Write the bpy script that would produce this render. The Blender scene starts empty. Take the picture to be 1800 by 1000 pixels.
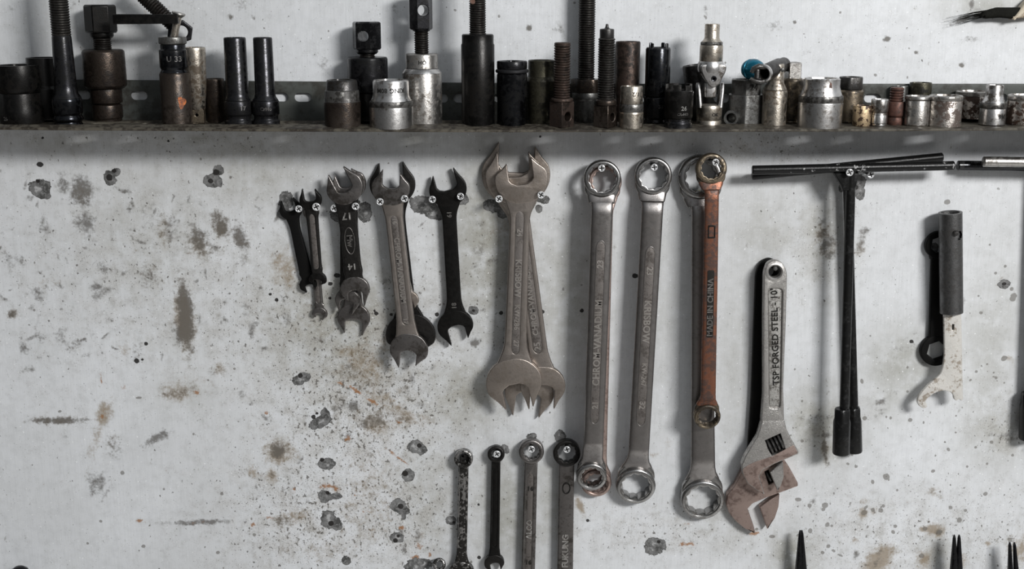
import bpy, math, random
import numpy as np
from mathutils import Vector, Matrix
from mathutils.geometry import tessellate_polygon
from math import sin, cos, tan, pi, radians, atan2, hypot

# ------------------------------------------------------------------ camera, light, exposure
SC = bpy.context.scene
COL = SC.collection
F = 2160.0                      # focal length in pixels of the 1800-wide frame
TH = radians(13.5)              # camera looks slightly down
CAM = Vector((0.0, -1.05, 1.60))
cd = bpy.data.cameras.new('camera'); cam = bpy.data.objects.new('camera', cd); COL.objects.link(cam)
cd.sensor_width = 36.0; cd.lens = F / 1800 * 36; cd.clip_start = 0.01
cam.location = CAM; cam.rotation_euler = (pi / 2 - TH, 0, 0)
SC.camera = cam
SC.view_settings.view_transform = 'Standard'; SC.view_settings.look = 'None'
SC.view_settings.gamma = 1.0; SC.view_settings.use_curve_mapping = False
SC.view_settings.exposure = 0.05

def area(name, loc, target, sx, sy, power, col):
    l = bpy.data.lights.new(name, 'AREA'); l.shape = 'RECTANGLE'; l.size = sx; l.size_y = sy
    l.energy = power; l.color = col
    o = bpy.data.objects.new(name, l); COL.objects.link(o); o.location = loc
    o.rotation_euler = (Vector(target) - Vector(loc)).to_track_quat('-Z', 'Y').to_euler()
    return o
area('doorway_light', (1.12, -1.66, 2.25), (0.08, 0, 1.33), 0.55, 0.28, 40, (1.0, 0.992, 0.98))
area('top_fill_light', (0.75, -0.75, 3.0), (0.1, 0, 1.3), 1.4, 0.25, 3.5, (0.93, 0.97, 1.0))  # weak unseen fill from above, for a top-down gradient

wd = bpy.data.worlds.new('workshop_daylight'); SC.world = wd; wd.use_nodes = True
def build_world():
    nt = wd.node_tree; nt.nodes.clear()
    N = nt.nodes.new; L = nt.links.new
    tc = N('ShaderNodeTexCoord'); sep = N('ShaderNodeSeparateXYZ'); L(tc.outputs['Generated'], sep.inputs[0])
    up = N('ShaderNodeMapRange'); up.inputs[1].default_value = -1.0; up.inputs[2].default_value = 1.0
    L(sep.outputs['Z'], up.inputs[0])
    cr = N('ShaderNodeValToRGB'); L(up.outputs[0], cr.inputs[0]); el = cr.color_ramp.elements
    # floor, sunlit strip of floor, dim far wall of the workshop, window band, dark roof
    steps = [(-1, .30, .30, .30), (-.93, .42, .42, .415), (-.80, .74, .735, .72), (-.63, .66, .655, .64), (-.53, .26, .255, .245), (-.40, .15, .145, .14), (-.05, .125, .122, .118), (.10, .20, .205, .21), (.35, .40, .42, .44), (.62, .38, .40, .42), (.85, .17, .18, .19), (1, .13, .14, .15)]
    el[0].position = 0; el[1].position = 1
    for i, (z, r_, g_, b_) in enumerate(steps):
        e = el[0] if i == 0 else (el[len(el) - 1] if i == len(steps) - 1 else el.new((z + 1) / 2))
        e.color = (r_, g_, b_, 1)
    side = N('ShaderNodeMapRange'); side.interpolation_type = 'SMOOTHSTEP'; side.inputs[1].default_value = -0.9; side.inputs[2].default_value = 0.8
    side.inputs[3].default_value = 0.35; side.inputs[4].default_value = 1.5
    L(sep.outputs['X'], side.inputs[0])
    bg = N('ShaderNodeBackground'); L(cr.outputs[0], bg.inputs[0]); L(side.outputs[0], bg.inputs[1])
    out = N('ShaderNodeOutputWorld'); L(bg.outputs[0], out.inputs[0])
build_world()

# ------------------------------------------------------------------ photo pixel -> place
RX = Vector((1, 0, 0)); FW = Vector((0, cos(TH), -sin(TH))); UP = Vector((0, sin(TH), cos(TH)))
def ray(px, py): return RX * ((px - 900) / F) + UP * ((500 - py) / F) + FW
def W(px, py, d=0.0):                       # point at distance d in front of the wall
    r = ray(px, py); t = (-d - CAM.y) / r.y
    return CAM + r * t
def scale_at(p): return (Vector(p) - CAM).dot(FW) / F     # metres per pixel at p
def height_at(p, py):                       # z of the point on the vertical through p that shows at row py
    k = (500 - py) / F
    # (dz*cosT + dy*sinT) = k*(dy*cosT - dz*sinT)
    dy = p.y - CAM.y
    return CAM.z + dy * (k * cos(TH) - sin(TH)) / (cos(TH) + k * sin(TH))

# ------------------------------------------------------------------ mesh helpers
class MB:
    def __init__(s): s.v = []; s.f = []; s.m = []
    def add(s, v, f, mi=0, M=None):
        o = len(s.v)
        for p in v:
            p = Vector(p)
            s.v.append(tuple(M @ p) if M is not None else tuple(p))
        for q in f: s.f.append(tuple(i + o for i in q)); s.m.append(mi)
        return s
    def mesh(s, name, mats, sharp=33):
        me = bpy.data.meshes.new(name); me.from_pydata(s.v, [], s.f); 
        for m in mats: me.materials.append(m)
        me.polygons.foreach_set('material_index', s.m)
        me.polygons.foreach_set('use_smooth', [True] * len(s.f))
        me.validate(); me.update()
        import bmesh
        bm = bmesh.new(); bm.from_mesh(me)
        bmesh.ops.remove_doubles(bm, verts=bm.verts, dist=1e-6)
        bmesh.ops.recalc_face_normals(bm, faces=bm.faces); bm.to_mesh(me); bm.free()
        me.set_sharp_from_angle(angle=radians(sharp))
        return me

class Thing:
    def __init__(s, name, label, cat, loc, rot=(0, 0, 0), group=None):
        s.name, s.label, s.cat, s.loc, s.rot, s.group = name, label, cat, Vector(loc), rot, group
        s.parts = []
    def add(s, name, mb, mats, sub=None, label=None, sharp=33):
        if not isinstance(mats, (list, tuple)): mats = [mats]
        s.parts.append([name, mb.mesh(name, mats, sharp), sub, label]); return len(s.parts) - 1
    def tag(s, o):
        o['label'] = s.label; o['category'] = s.cat
        if s.group: o['group'] = s.group
    def done(s):
        if len(s.parts) == 1:
            o = bpy.data.objects.new(s.name, s.parts[0][1]); COL.objects.link(o)
            o.location = s.loc; o.rotation_euler = s.rot; s.tag(o); return o
        r = bpy.data.objects.new(s.name, None); COL.objects.link(r); r.location = s.loc; r.rotation_euler = s.rot
        r.empty_display_size = 0.01; s.tag(r); obs = []
        for n, me, sub, lab in s.parts:
            o = bpy.data.objects.new(n, me); COL.objects.link(o)
            o.parent = r if sub is None else obs[sub]
            if lab: o['label'] = lab
            if n in ('bolt_head', 'square_foot', 'square_drive'):
                b = o.modifiers.new('edge', 'BEVEL'); b.width = .0007; b.segments = 2; b.limit_method = 'ANGLE'; b.angle_limit = radians(38)
            obs.append(o)
        return r

def catmull(pts, n=8, closed=False):
    P = [Vector((p[0], p[1])) for p in pts]; out = []
    m = len(P); segs = m if closed else m - 1
    for i in range(segs):
        p1, p2 = P[i], P[(i + 1) % m]
        p0 = P[(i - 1) % m] if (closed or i > 0) else p1 * 2 - p2
        p3 = P[(i + 2) % m] if (closed or i + 2 < m) else p2 * 2 - p1
        for k in range(n):
            t = k / n
            q = 0.5 * ((2 * p1) + (p2 - p0) * t + (2 * p0 - 5 * p1 + 4 * p2 - p3) * t * t + (3 * p1 - p0 - 3 * p2 + p3) * t ** 3)
            out.append((q.x, q.y))
    if not closed: out.append((P[-1].x, P[-1].y))
    return out

def rounded(poly, r, n=4):                  # polygon with rounded corners
    out = []; m = len(poly)
    for i in range(m):
        a, b, c = Vector(poly[i - 1]), Vector(poly[i]), Vector(poly[(i + 1) % m])
        u = (a - b); w = (c - b); lu, lw = u.length, w.length
        k = min(r, lu * 0.45, lw * 0.45)
        p, q = b + u / lu * k, b + w / lw * k
        for j in range(n + 1):
            t = j / n
            v = p * (1 - t) ** 2 + b * 2 * t * (1 - t) + q * t * t
            out.append((v.x, v.y))
    return out

def circ(cx, cy, r, n=40, ry=None, a0=0): return [(cx + r * cos(a0 + 2 * pi * i / n), cy + (ry or r) * sin(a0 + 2 * pi * i / n)) for i in range(n)]
def star12(cx, cy, r, n=12, depth=0.12, a0=0.0):    # twelve-point ring bore
    out = []
    for i in range(n):
        for k, rr in ((0, 1.0), (0.28, 1 - depth * .75), (0.5, 1 - depth), (0.72, 1 - depth * .75)):
            a = a0 + 2 * pi * (i + k) / n; out.append((cx + r * rr * cos(a), cy + r * rr * sin(a)))
    return out
def stadium(x, z0, z1, hw, n=10, pointed=1.6):
    pts = []
    for i in range(n + 1):
        a = pi * i / n; pts.append((x + hw * cos(a), z1 - hw * pointed + hw * pointed * sin(a)))
    for i in range(n + 1):
        a = pi + pi * i / n; pts.append((x + hw * cos(a), z0 + hw * pointed + hw * pointed * sin(a)))
    return pts

def curve_mesh(cu):
    ob = bpy.data.objects.new('t', cu); COL.objects.link(ob)
    dg = bpy.context.evaluated_depsgraph_get(); dg.update()
    me = bpy.data.meshes.new_from_object(ob.evaluated_get(dg))
    v = [tuple(p.co) for p in me.vertices]; f = [tuple(q.vertices) for q in me.polygons]
    bpy.data.objects.remove(ob); bpy.data.meshes.remove(me); bpy.data.curves.remove(cu)
    return v, f
def plate(polys, t, bev, yc=0.0, res=2):
    """Flat piece: outline (x, z) + holes, thickness t centred on y = yc, rounded edges; local x right, z up, -y to the viewer."""
    cu = bpy.data.curves.new('p', 'CURVE'); cu.dimensions = '2D'; cu.fill_mode = 'BOTH'
    bev = min(bev, t * 0.49)
    cu.extrude = t / 2 - bev; cu.bevel_depth = bev; cu.bevel_resolution = res; cu.offset = -bev
    for k, poly in enumerate(polys):
        area2 = sum(poly[i - 1][0] * poly[i][1] - poly[i][0] * poly[i - 1][1] for i in range(len(poly)))
        if (area2 < 0) == (k == 0): poly = poly[::-1]
        sp = cu.splines.new('POLY'); sp.points.add(len(poly) - 1); sp.use_cyclic_u = True
        for q, (x, z) in zip(sp.points, poly): q.co = (x, z, 0, 1)
    v, f = curve_mesh(cu)
    return [(x, yc - z, y) for x, y, z in v], f
def text_mesh(body, size, ext, bold=0.0):
    cu = bpy.data.curves.new('t', 'FONT'); cu.body = body; cu.size = size; cu.extrude = ext
    cu.align_x = 'CENTER'; cu.align_y = 'CENTER'; cu.resolution_u = 3; cu.offset = bold
    cu.space_character = 1.05
    v, f = curve_mesh(cu); return v, f

def lathe(prof, seg=48, ch=0.0, twist=0.0):
    """prof: list of (r, z[, shape]); shape 'h' = hexagon of apothem r, 'k' = knurl, 's' = square."""
    P = [(p + (None,))[:3] for p in prof]
    if ch > 0:
        Q = []
        for i, p in enumerate(P):
            if 0 < i < len(P) - 1 and p[0] > 0:
                a, b = P[i - 1], P[i + 1]
                la, lb = hypot(a[0] - p[0], a[1] - p[1]), hypot(b[0] - p[0], b[1] - p[1])
                if la > 2.5 * ch and lb > 2.5 * ch:
                    ang = abs((atan2(p[1] - a[1], p[0] - a[0]) - atan2(b[1] - p[1], b[0] - p[0]) + pi) % (2 * pi) - pi)
                    if ang > 0.5:
                        q0 = (p[0] + (a[0] - p[0]) / la * ch, p[1] + (a[1] - p[1]) / la * ch)
                        q2 = (p[0] + (b[0] - p[0]) / lb * ch, p[1] + (b[1] - p[1]) / lb * ch)
                        qm = ((q0[0] + q2[0]) / 4 + p[0] / 2, (q0[1] + q2[1]) / 4 + p[1] / 2)
                        Q += [q0 + (p[2],), qm + (p[2],), q2 + (p[2],)]; continue
            Q.append(p)
        P = Q
    v = []; f = []; rings = []
    for r, z, sh in P:
        if r <= 1e-9: rings.append([len(v)]); v.append((0, 0, z)); continue
        ids = []
        for i in range(seg):
            a = 2 * pi * i / seg + twist; k = 1.0
            if sh == 'h': b = (a - twist) % (pi / 3) - pi / 6; k = min(1 / cos(b), 1.115)
            elif sh == 's': b = (a - twist) % (pi / 2) - pi / 4; k = min(1 / cos(b), 1.30)
            elif sh == 'k': k = 1.0 + (0.022 if i % 2 else -0.022)
            ids.append(len(v)); v.append((r * k * cos(a), r * k * sin(a), z))
        rings.append(ids)
    for A, B in zip(rings, rings[1:]):
        if len(A) == 1 and len(B) == 1: continue
        for i in range(seg):
            j = (i + 1) % seg
            if len(A) == 1: f.append((A[0], B[i], B[j]))
            elif len(B) == 1: f.append((A[i], B[0], A[j]))
            else: f.append((A[i], B[i], B[j], A[j]))
    return v, f
def thread_prof(r, z1, z0, pitch, d):
    out = []; n = max(2, int((z1 - z0) / pitch)); h = (z1 - z0) / n
    for i in range(n):
        z = z1 - i * h
        out += [(r - d, z), (r, z - h * .35), (r, z - h * .6)]
    out.append((r - d, z0)); return out
def loft(stations, n=20, e=3.2):
    """stations: (z, halfwidth, y, halfthick); rounded-rectangle sections along z."""
    v = []; f = []
    for z, hw, y, ht in stations:
        for i in range(n):
            a = 2 * pi * i / n; c, s_ = cos(a), sin(a)
            v.append((hw * math.copysign(abs(c) ** (2 / e), c), y + ht * math.copysign(abs(s_) ** (2 / e), s_), z))
    m = len(stations)
    for k in range(m - 1):
        for i in range(n):
            j = (i + 1) % n
            f.append((k * n + i, k * n + j, (k + 1) * n + j, (k + 1) * n + i))
    f.append(tuple(range(n))[::-1]); f.append(tuple((m - 1) * n + i for i in range(n)))
    return v, f
def tube(path, r, n=14, caps=True):
    """round bar along 3-D points, r a number or list."""
    P = [Vector(p) for p in path]; R = r if isinstance(r, (list, tuple)) else [r] * len(P)
    v = []; f = []; up = Vector((0, 1, 0.01)).normalized()
    for k, p in enumerate(P):
        d = (P[min(k + 1, len(P) - 1)] - P[max(k - 1, 0)]).normalized()
        a = d.cross(up).normalized(); b = d.cross(a).normalized()
        for i in range(n):
            t = 2 * pi * i / n; v.append(tuple(p + (a * cos(t) + b * sin(t)) * R[k]))
    for k in range(len(P) - 1):
        for i in range(n):
            j = (i + 1) % n; f.append((k * n + i, k * n + j, (k + 1) * n + j, (k + 1) * n + i))
    if caps: f.append(tuple(range(n))); f.append(tuple((len(P) - 1) * n + i for i in range(n)))
    return v, f

# ------------------------------------------------------------------ materials
def metal(name, col, dirt=(0.03, 0.026, 0.022), amt=0.35, rough=0.35, metallic=1.0, edge=None, bump=0.25, scale=260.0, spec=0.5, soft=0.12, rv=0.18, dm=0.35):
    m = bpy.data.materials.new(name); m.use_nodes = True; nt = m.node_tree; nt.nodes.clear()
    N = nt.nodes.new; L = nt.links.new
    tc = N('ShaderNodeTexCoord'); oi = N('ShaderNodeObjectInfo'); ml = N('ShaderNodeVectorMath'); ml.operation = 'MULTIPLY_ADD'
    cb = N('ShaderNodeCombineXYZ')
    for i in range(3): L(oi.outputs['Random'], cb.inputs[i])
    L(cb.outputs[0], ml.inputs[0]); ml.inputs[1].default_value = (3.1, 5.3, 7.7); L(tc.outputs['Object'], ml.inputs[2])
    n1 = N('ShaderNodeTexNoise'); n1.inputs['Scale'].default_value = scale; n1.inputs['Detail'].default_value = 6; n1.inputs['Roughness'].default_value = 0.65
    L(ml.outputs[0], n1.inputs['Vector'])
    r1 = N('ShaderNodeMapRange'); r1.inputs[1].default_value = 0.62 - amt * 0.35 - soft; r1.inputs[2].default_value = 0.62 - amt * 0.35 + soft
    r1.inputs[3].default_value = 1.0; r1.inputs[4].default_value = 0.0
    n0 = N('ShaderNodeTexNoise'); n0.inputs['Scale'].default_value = scale * 0.22; n0.inputs['Detail'].default_value = 3
    L(ml.outputs[0], n0.inputs['Vector'])
    av = N('ShaderNodeMath'); av.operation = 'MULTIPLY_ADD'; L(n0.outputs['Fac'], av.inputs[0]); av.inputs[1].default_value = 0.5
    sb = N('ShaderNodeMath'); sb.operation = 'MULTIPLY_ADD'; L(n1.outputs['Fac'], sb.inputs[0]); sb.inputs[1].default_value = 0.75; sb.inputs[2].default_value = -0.125
    L(sb.outputs[0], av.inputs[2])
    r1.inputs[3].default_value = 0.0; r1.inputs[4].default_value = 1.0
    r1.inputs[1].default_value = 0.5 + (0.5 - amt) * 0.30 - soft * .5; r1.inputs[2].default_value = 0.5 + (0.5 - amt) * 0.30 + soft * .5
    L(av.outputs[0], r1.inputs[0])
    mx = N('ShaderNodeMix'); mx.data_type = 'RGBA'; mx.inputs['A'].default_value = (*col, 1); mx.inputs['B'].default_value = (*dirt, 1)
    L(r1.outputs[0], mx.inputs['Factor']); cout = mx.outputs['Result']
    if edge:
        ge = N('ShaderNodeNewGeometry'); re = N('ShaderNodeMapRange')
        re.inputs[1].default_value = 0.55; re.inputs[2].default_value = 0.68; re.inputs[4].default_value = 0.9
        L(ge.outputs['Pointiness'], re.inputs[0])
        me_ = N('ShaderNodeMath'); me_.operation = 'MULTIPLY'; L(re.outputs[0], me_.inputs[0]); L(n1.outputs['Fac'], me_.inputs[1])
        m2 = N('ShaderNodeMix'); m2.data_type = 'RGBA'; m2.inputs['B'].default_value = (*edge, 1)
        L(me_.outputs[0], m2.inputs['Factor']); L(cout, m2.inputs['A']); cout = m2.outputs['Result']
    bs = N('ShaderNodeBsdfPrincipled'); L(cout, bs.inputs['Base Color'])
    mt = N('ShaderNodeMapRange'); mt.inputs[3].default_value = metallic; mt.inputs[4].default_value = metallic * dm
    L(r1.outputs[0], mt.inputs[0]); L(mt.outputs[0], bs.inputs['Metallic'])
    n2 = N('ShaderNodeTexNoise'); n2.inputs['Scale'].default_value = scale * 4; n2.inputs['Detail'].default_value = 4
    L(ml.outputs[0], n2.inputs['Vector'])
    rr = N('ShaderNodeMapRange'); rr.inputs[3].default_value = max(0.08, rough - rv * .5); rr.inputs[4].default_value = rough + rv
    L(n1.outputs['Fac'], rr.inputs[0]); L(rr.outputs[0], bs.inputs['Roughness'])
    bs.inputs['Specular IOR Level'].default_value = spec
    bp = N('ShaderNodeBump'); bp.inputs['Strength'].default_value = bump; bp.inputs['Distance'].default_value = 0.0002
    ad = N('ShaderNodeMath'); ad.operation = 'MULTIPLY_ADD'; L(n1.outputs['Fac'], ad.inputs[0]); ad.inputs[1].default_value = 1.3; L(n2.outputs['Fac'], ad.inputs[2])
    L(ad.outputs[0], bp.inputs['Height']); L(bp.outputs[0], bs.inputs['Normal'])
    o = N('ShaderNodeOutputMaterial'); L(bs.outputs[0], o.inputs[0])
    return m

M = {}
M['black'] = metal('black_oxide', (0.034, 0.034, 0.037), (0.012, 0.012, 0.012), 0.4, 0.24, 0.95, (0.28, 0.28, 0.29), 0.22, spec=.2, rv=.10)
M['black_matte'] = metal('black_phosphate', (0.020, 0.0195, 0.019), (0.010, 0.009, 0.008), 0.4, 0.32, 0.9, (0.13, 0.125, 0.12), 0.25, spec=.2, rv=.12)
M['black_gloss'] = metal('oily_black_steel', (0.022, 0.023, 0.026), (0.010, 0.010, 0.010), 0.35, 0.17, 0.95, (0.25, 0.25, 0.26), 0.15, spec=.25, rv=.08)
M['paint_black'] = metal('worn_black_paint', (0.0065, 0.0065, 0.0065), (0.02, 0.02, 0.02), 0.2, 0.28, 0.0, None, 0.3, 330, spec=.28)
M['chipped_black'] = metal('chipped_black_paint', (0.0065, 0.0065, 0.0065), (0.30, 0.30, 0.30), 0.06, 0.28, 0.0, None, 0.3, 260, spec=.28, soft=.03)
M['dark_steel'] = metal('dark_oily_steel', (0.062, 0.060, 0.059), (0.015, 0.013, 0.011), 0.45, 0.33, 0.95, (0.34, 0.33, 0.32), 0.4, spec=.3)
M['thread'] = metal('dark_thread_steel', (0.060, 0.057, 0.053), (0.010, 0.008, 0.007), 0.5, 0.34, 0.95, (0.26, 0.25, 0.23), 0.3, spec=.25)
M['brown_steel'] = metal('browned_steel', (0.056, 0.044, 0.036), (0.014, 0.010, 0.008), 0.5, 0.30, 0.9, (0.26, 0.22, 0.19), 0.5, spec=.3)
M['rusty_thread'] = metal('rusted_thread_steel', (0.075, 0.054, 0.045), (0.014, 0.010, 0.008), 0.45, 0.42, 0.8, (0.22, 0.17, 0.15), 0.4, spec=.25)
M['olive'] = metal('olive_tarnished_steel', (0.075, 0.070, 0.050), (0.016, 0.0145, 0.010), 0.5, 0.38, 0.9, (0.25, 0.23, 0.18), 0.4, spec=.3)
M['steel'] = metal('worn_satin_steel', (0.40, 0.385, 0.365), (0.07, 0.058, 0.047), 0.36, 0.30, 1.0, (0.75, 0.74, 0.72), 0.4)
M['chrome'] = metal('satin_chrome', (0.53, 0.52, 0.51), (0.13, 0.115, 0.10), 0.24, 0.27, 1.0, (0.85, 0.85, 0.84), 0.25, dm=.92)
M['warm_steel'] = metal('warm_tinted_steel', (0.43, 0.39, 0.335), (0.09, 0.07, 0.05), 0.38, 0.30, 1.0, (0.8, 0.76, 0.7), 0.45)
M['grey_steel'] = metal('dull_grey_steel', (0.15, 0.15, 0.145), (0.035, 0.032, 0.028), 0.42, 0.36, 0.95, (0.45, 0.45, 0.43), 0.4)
M['bronze_steel'] = metal('oily_bronze_steel', (0.22, 0.18, 0.13), (0.04, 0.031, 0.022), 0.48, 0.34, 0.95, (0.5, 0.43, 0.35), 0.45)
M['knurl'] = metal('grimy_knurling', (0.20, 0.195, 0.185), (0.02, 0.018, 0.016), 0.55, 0.36, 0.95, (0.5, 0.5, 0.48), 0.3)
M['mottled'] = metal('rust_mottled_steel', (0.44, 0.41, 0.38), (0.045, 0.026, 0.018), 0.44, 0.33, 1.0, (0.7, 0.65, 0.6), 0.7, 250, soft=0.03)
M['rust_flaked'] = metal('flaked_rusty_steel', (0.50, 0.38, 0.24), (0.045, 0.023, 0.013), 0.55, 0.42, 0.8, None, 0.8, 330, soft=0.03)
M['red_rust'] = metal('red_brown_steel', (0.105, 0.052, 0.040), (0.04, 0.021, 0.017), 0.4, 0.46, 0.5, (0.26, 0.16, 0.13), 0.5, spec=.3)
M['wrench'] = metal('satin_wrench_steel', (0.38, 0.34, 0.31), (0.29, 0.258, 0.235), 0.3, 0.34, 1.0, (0.80, 0.76, 0.72), 0.25, dm=.92)
M['wrench_head'] = metal('ground_wrench_face', (0.37, 0.325, 0.29), (0.25, 0.215, 0.185), 0.3, 0.36, 1.0, (0.75, 0.70, 0.65), 0.3, dm=.92)
M['wrench_grey'] = metal('grey_wrench_steel', (0.22, 0.207, 0.20), (0.085, 0.077, 0.07), 0.35, 0.32, 1.0, (0.65, 0.63, 0.6), 0.3, dm=.92)
M['ring_steel'] = metal('smooth_ring_steel', (0.33, 0.325, 0.32), (0.22, 0.21, 0.20), 0.3, 0.22, 1.0, (0.8, 0.8, 0.8), 0.15, dm=.92)
M['shank'] = metal('smooth_grey_shank', (0.285, 0.27, 0.262), (0.215, 0.20, 0.192), 0.3, 0.30, 1.0, (0.8, 0.78, 0.76), 0.2, dm=.92)
M['panel'] = metal('rough_panel_steel', (0.20, 0.183, 0.172), (0.11, 0.098, 0.09), 0.35, 0.5, 1.0, None, 0.5, 500, dm=.92)
M['letter'] = metal('bright_raised_letters', (0.62, 0.585, 0.55), (0.4, 0.37, 0.34), 0.3, 0.32, 1.0, None, 0.15, dm=.92)
M['wrench_dark'] = metal('dark_wrench_steel', (0.042, 0.040, 0.038), (0.012, 0.011, 0.010), 0.42, 0.32, 0.95, (0.36, 0.35, 0.34), 0.45, spec=.3)
M['wrench_black'] = metal('blackened_wrench', (0.017, 0.0163, 0.0155), (0.007, 0.0066, 0.006), 0.4, 0.36, 0.85, (0.14, 0.135, 0.13), 0.4, spec=.22)
M['dead_black'] = metal('dead_black_steel', (0.007, 0.0068, 0.0065), (0.004, 0.004, 0.004), 0.4, 0.5, 0.3, None, 0.4, spec=.12)
M['grimy'] = metal('grimy_chrome', (0.36, 0.35, 0.34), (0.014, 0.0125, 0.011), 0.58, 0.30, 1.0, (0.7, 0.7, 0.7), 0.7, 300, soft=0.03)
M['copper_rust'] = metal('copper_coloured_rust', (0.23, 0.098, 0.060), (0.075, 0.042, 0.033), 0.5, 0.38, 0.75, (0.55, 0.42, 0.36), 0.5)
M['jaw'] = metal('pinkish_bare_steel', (0.42, 0.325, 0.29), (0.22, 0.16, 0.14), 0.33, 0.40, 0.95, (0.7, 0.62, 0.58), 0.3, dm=.92)
M['cast'] = metal('cast_plated_steel', (0.47, 0.455, 0.435), (0.22, 0.21, 0.20), 0.36, 0.34, 1.0, (0.9, 0.88, 0.86), 0.7, 480)
M['cast_face'] = metal('pebbled_sunk_face', (0.42, 0.41, 0.39), (0.10, 0.092, 0.08), 0.42, 0.42, 0.9, None, 0.9, 700)
M['pipe'] = metal('galvanised_pipe', (0.13, 0.13, 0.13), (0.05, 0.048, 0.046), 0.45, 0.38, 0.95, (0.42, 0.42, 0.42), 0.6, 300)
M['blade'] = metal('whitish_plated_blade', (0.72, 0.70, 0.66), (0.30, 0.26, 0.215), 0.30, 0.36, 0.5, (0.85, 0.84, 0.82), 0.5, 300, soft=0.10)
M['screw'] = metal('bright_zinc_screw', (0.84, 0.85, 0.86), (0.55, 0.55, 0.55), 0.2, 0.28, 0.6, None, 0.15)
M['blue'] = metal('blue_anodised_metal', (0.006, 0.125, 0.20), (0.004, 0.055, 0.09), 0.3, 0.24, 0.6, (0.1, 0.5, 0.65), 0.12)
M['orange'] = metal('orange_paint', (0.46, 0.125, 0.025), (0.16, 0.05, 0.02), 0.5, 0.5, 0.0, None, 0.4, 500)
M['ink'] = metal('dark_stamped_letters', (0.022, 0.021, 0.019), (0.014, 0.013, 0.012), 0.3, 0.55, 0.4, None, 0.1, spec=.2)
M['rubber'] = metal('black_rubber', (0.012, 0.012, 0.013), (0.008, 0.008, 0.008), 0.3, 0.42, 0.0, None, 0.2, spec=.3)
M['flange'] = metal('grey_green_shelf_paint', (0.070, 0.075, 0.069), (0.040, 0.039, 0.034), 0.4, 0.5, 0.0, None, 0.3, 120, spec=.3)
M['shelf'] = metal('oily_brown_shelf_paint', (0.085, 0.076, 0.060), (0.026, 0.021, 0.016), 0.5, 0.5, 0.0, (0.16, 0.14, 0.115), 0.6, 200, spec=.25)
M['yellow'] = metal('yellow_paint_dab', (0.50, 0.42, 0.12), (0.30, 0.25, 0.08), 0.3, 0.6, 0.0, None, 0.3)
M['wood'] = metal('pale_worn_wood', (0.50, 0.44, 0.34), (0.14, 0.085, 0.05), 0.42, 0.6, 0.0, None, 0.5, 200)
M['bristle'] = metal('black_bristles', (0.006, 0.006, 0.0045), (0.010, 0.010, 0.008), 0.3, 0.7, 0.0, None, 0.4, spec=.08)

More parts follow.
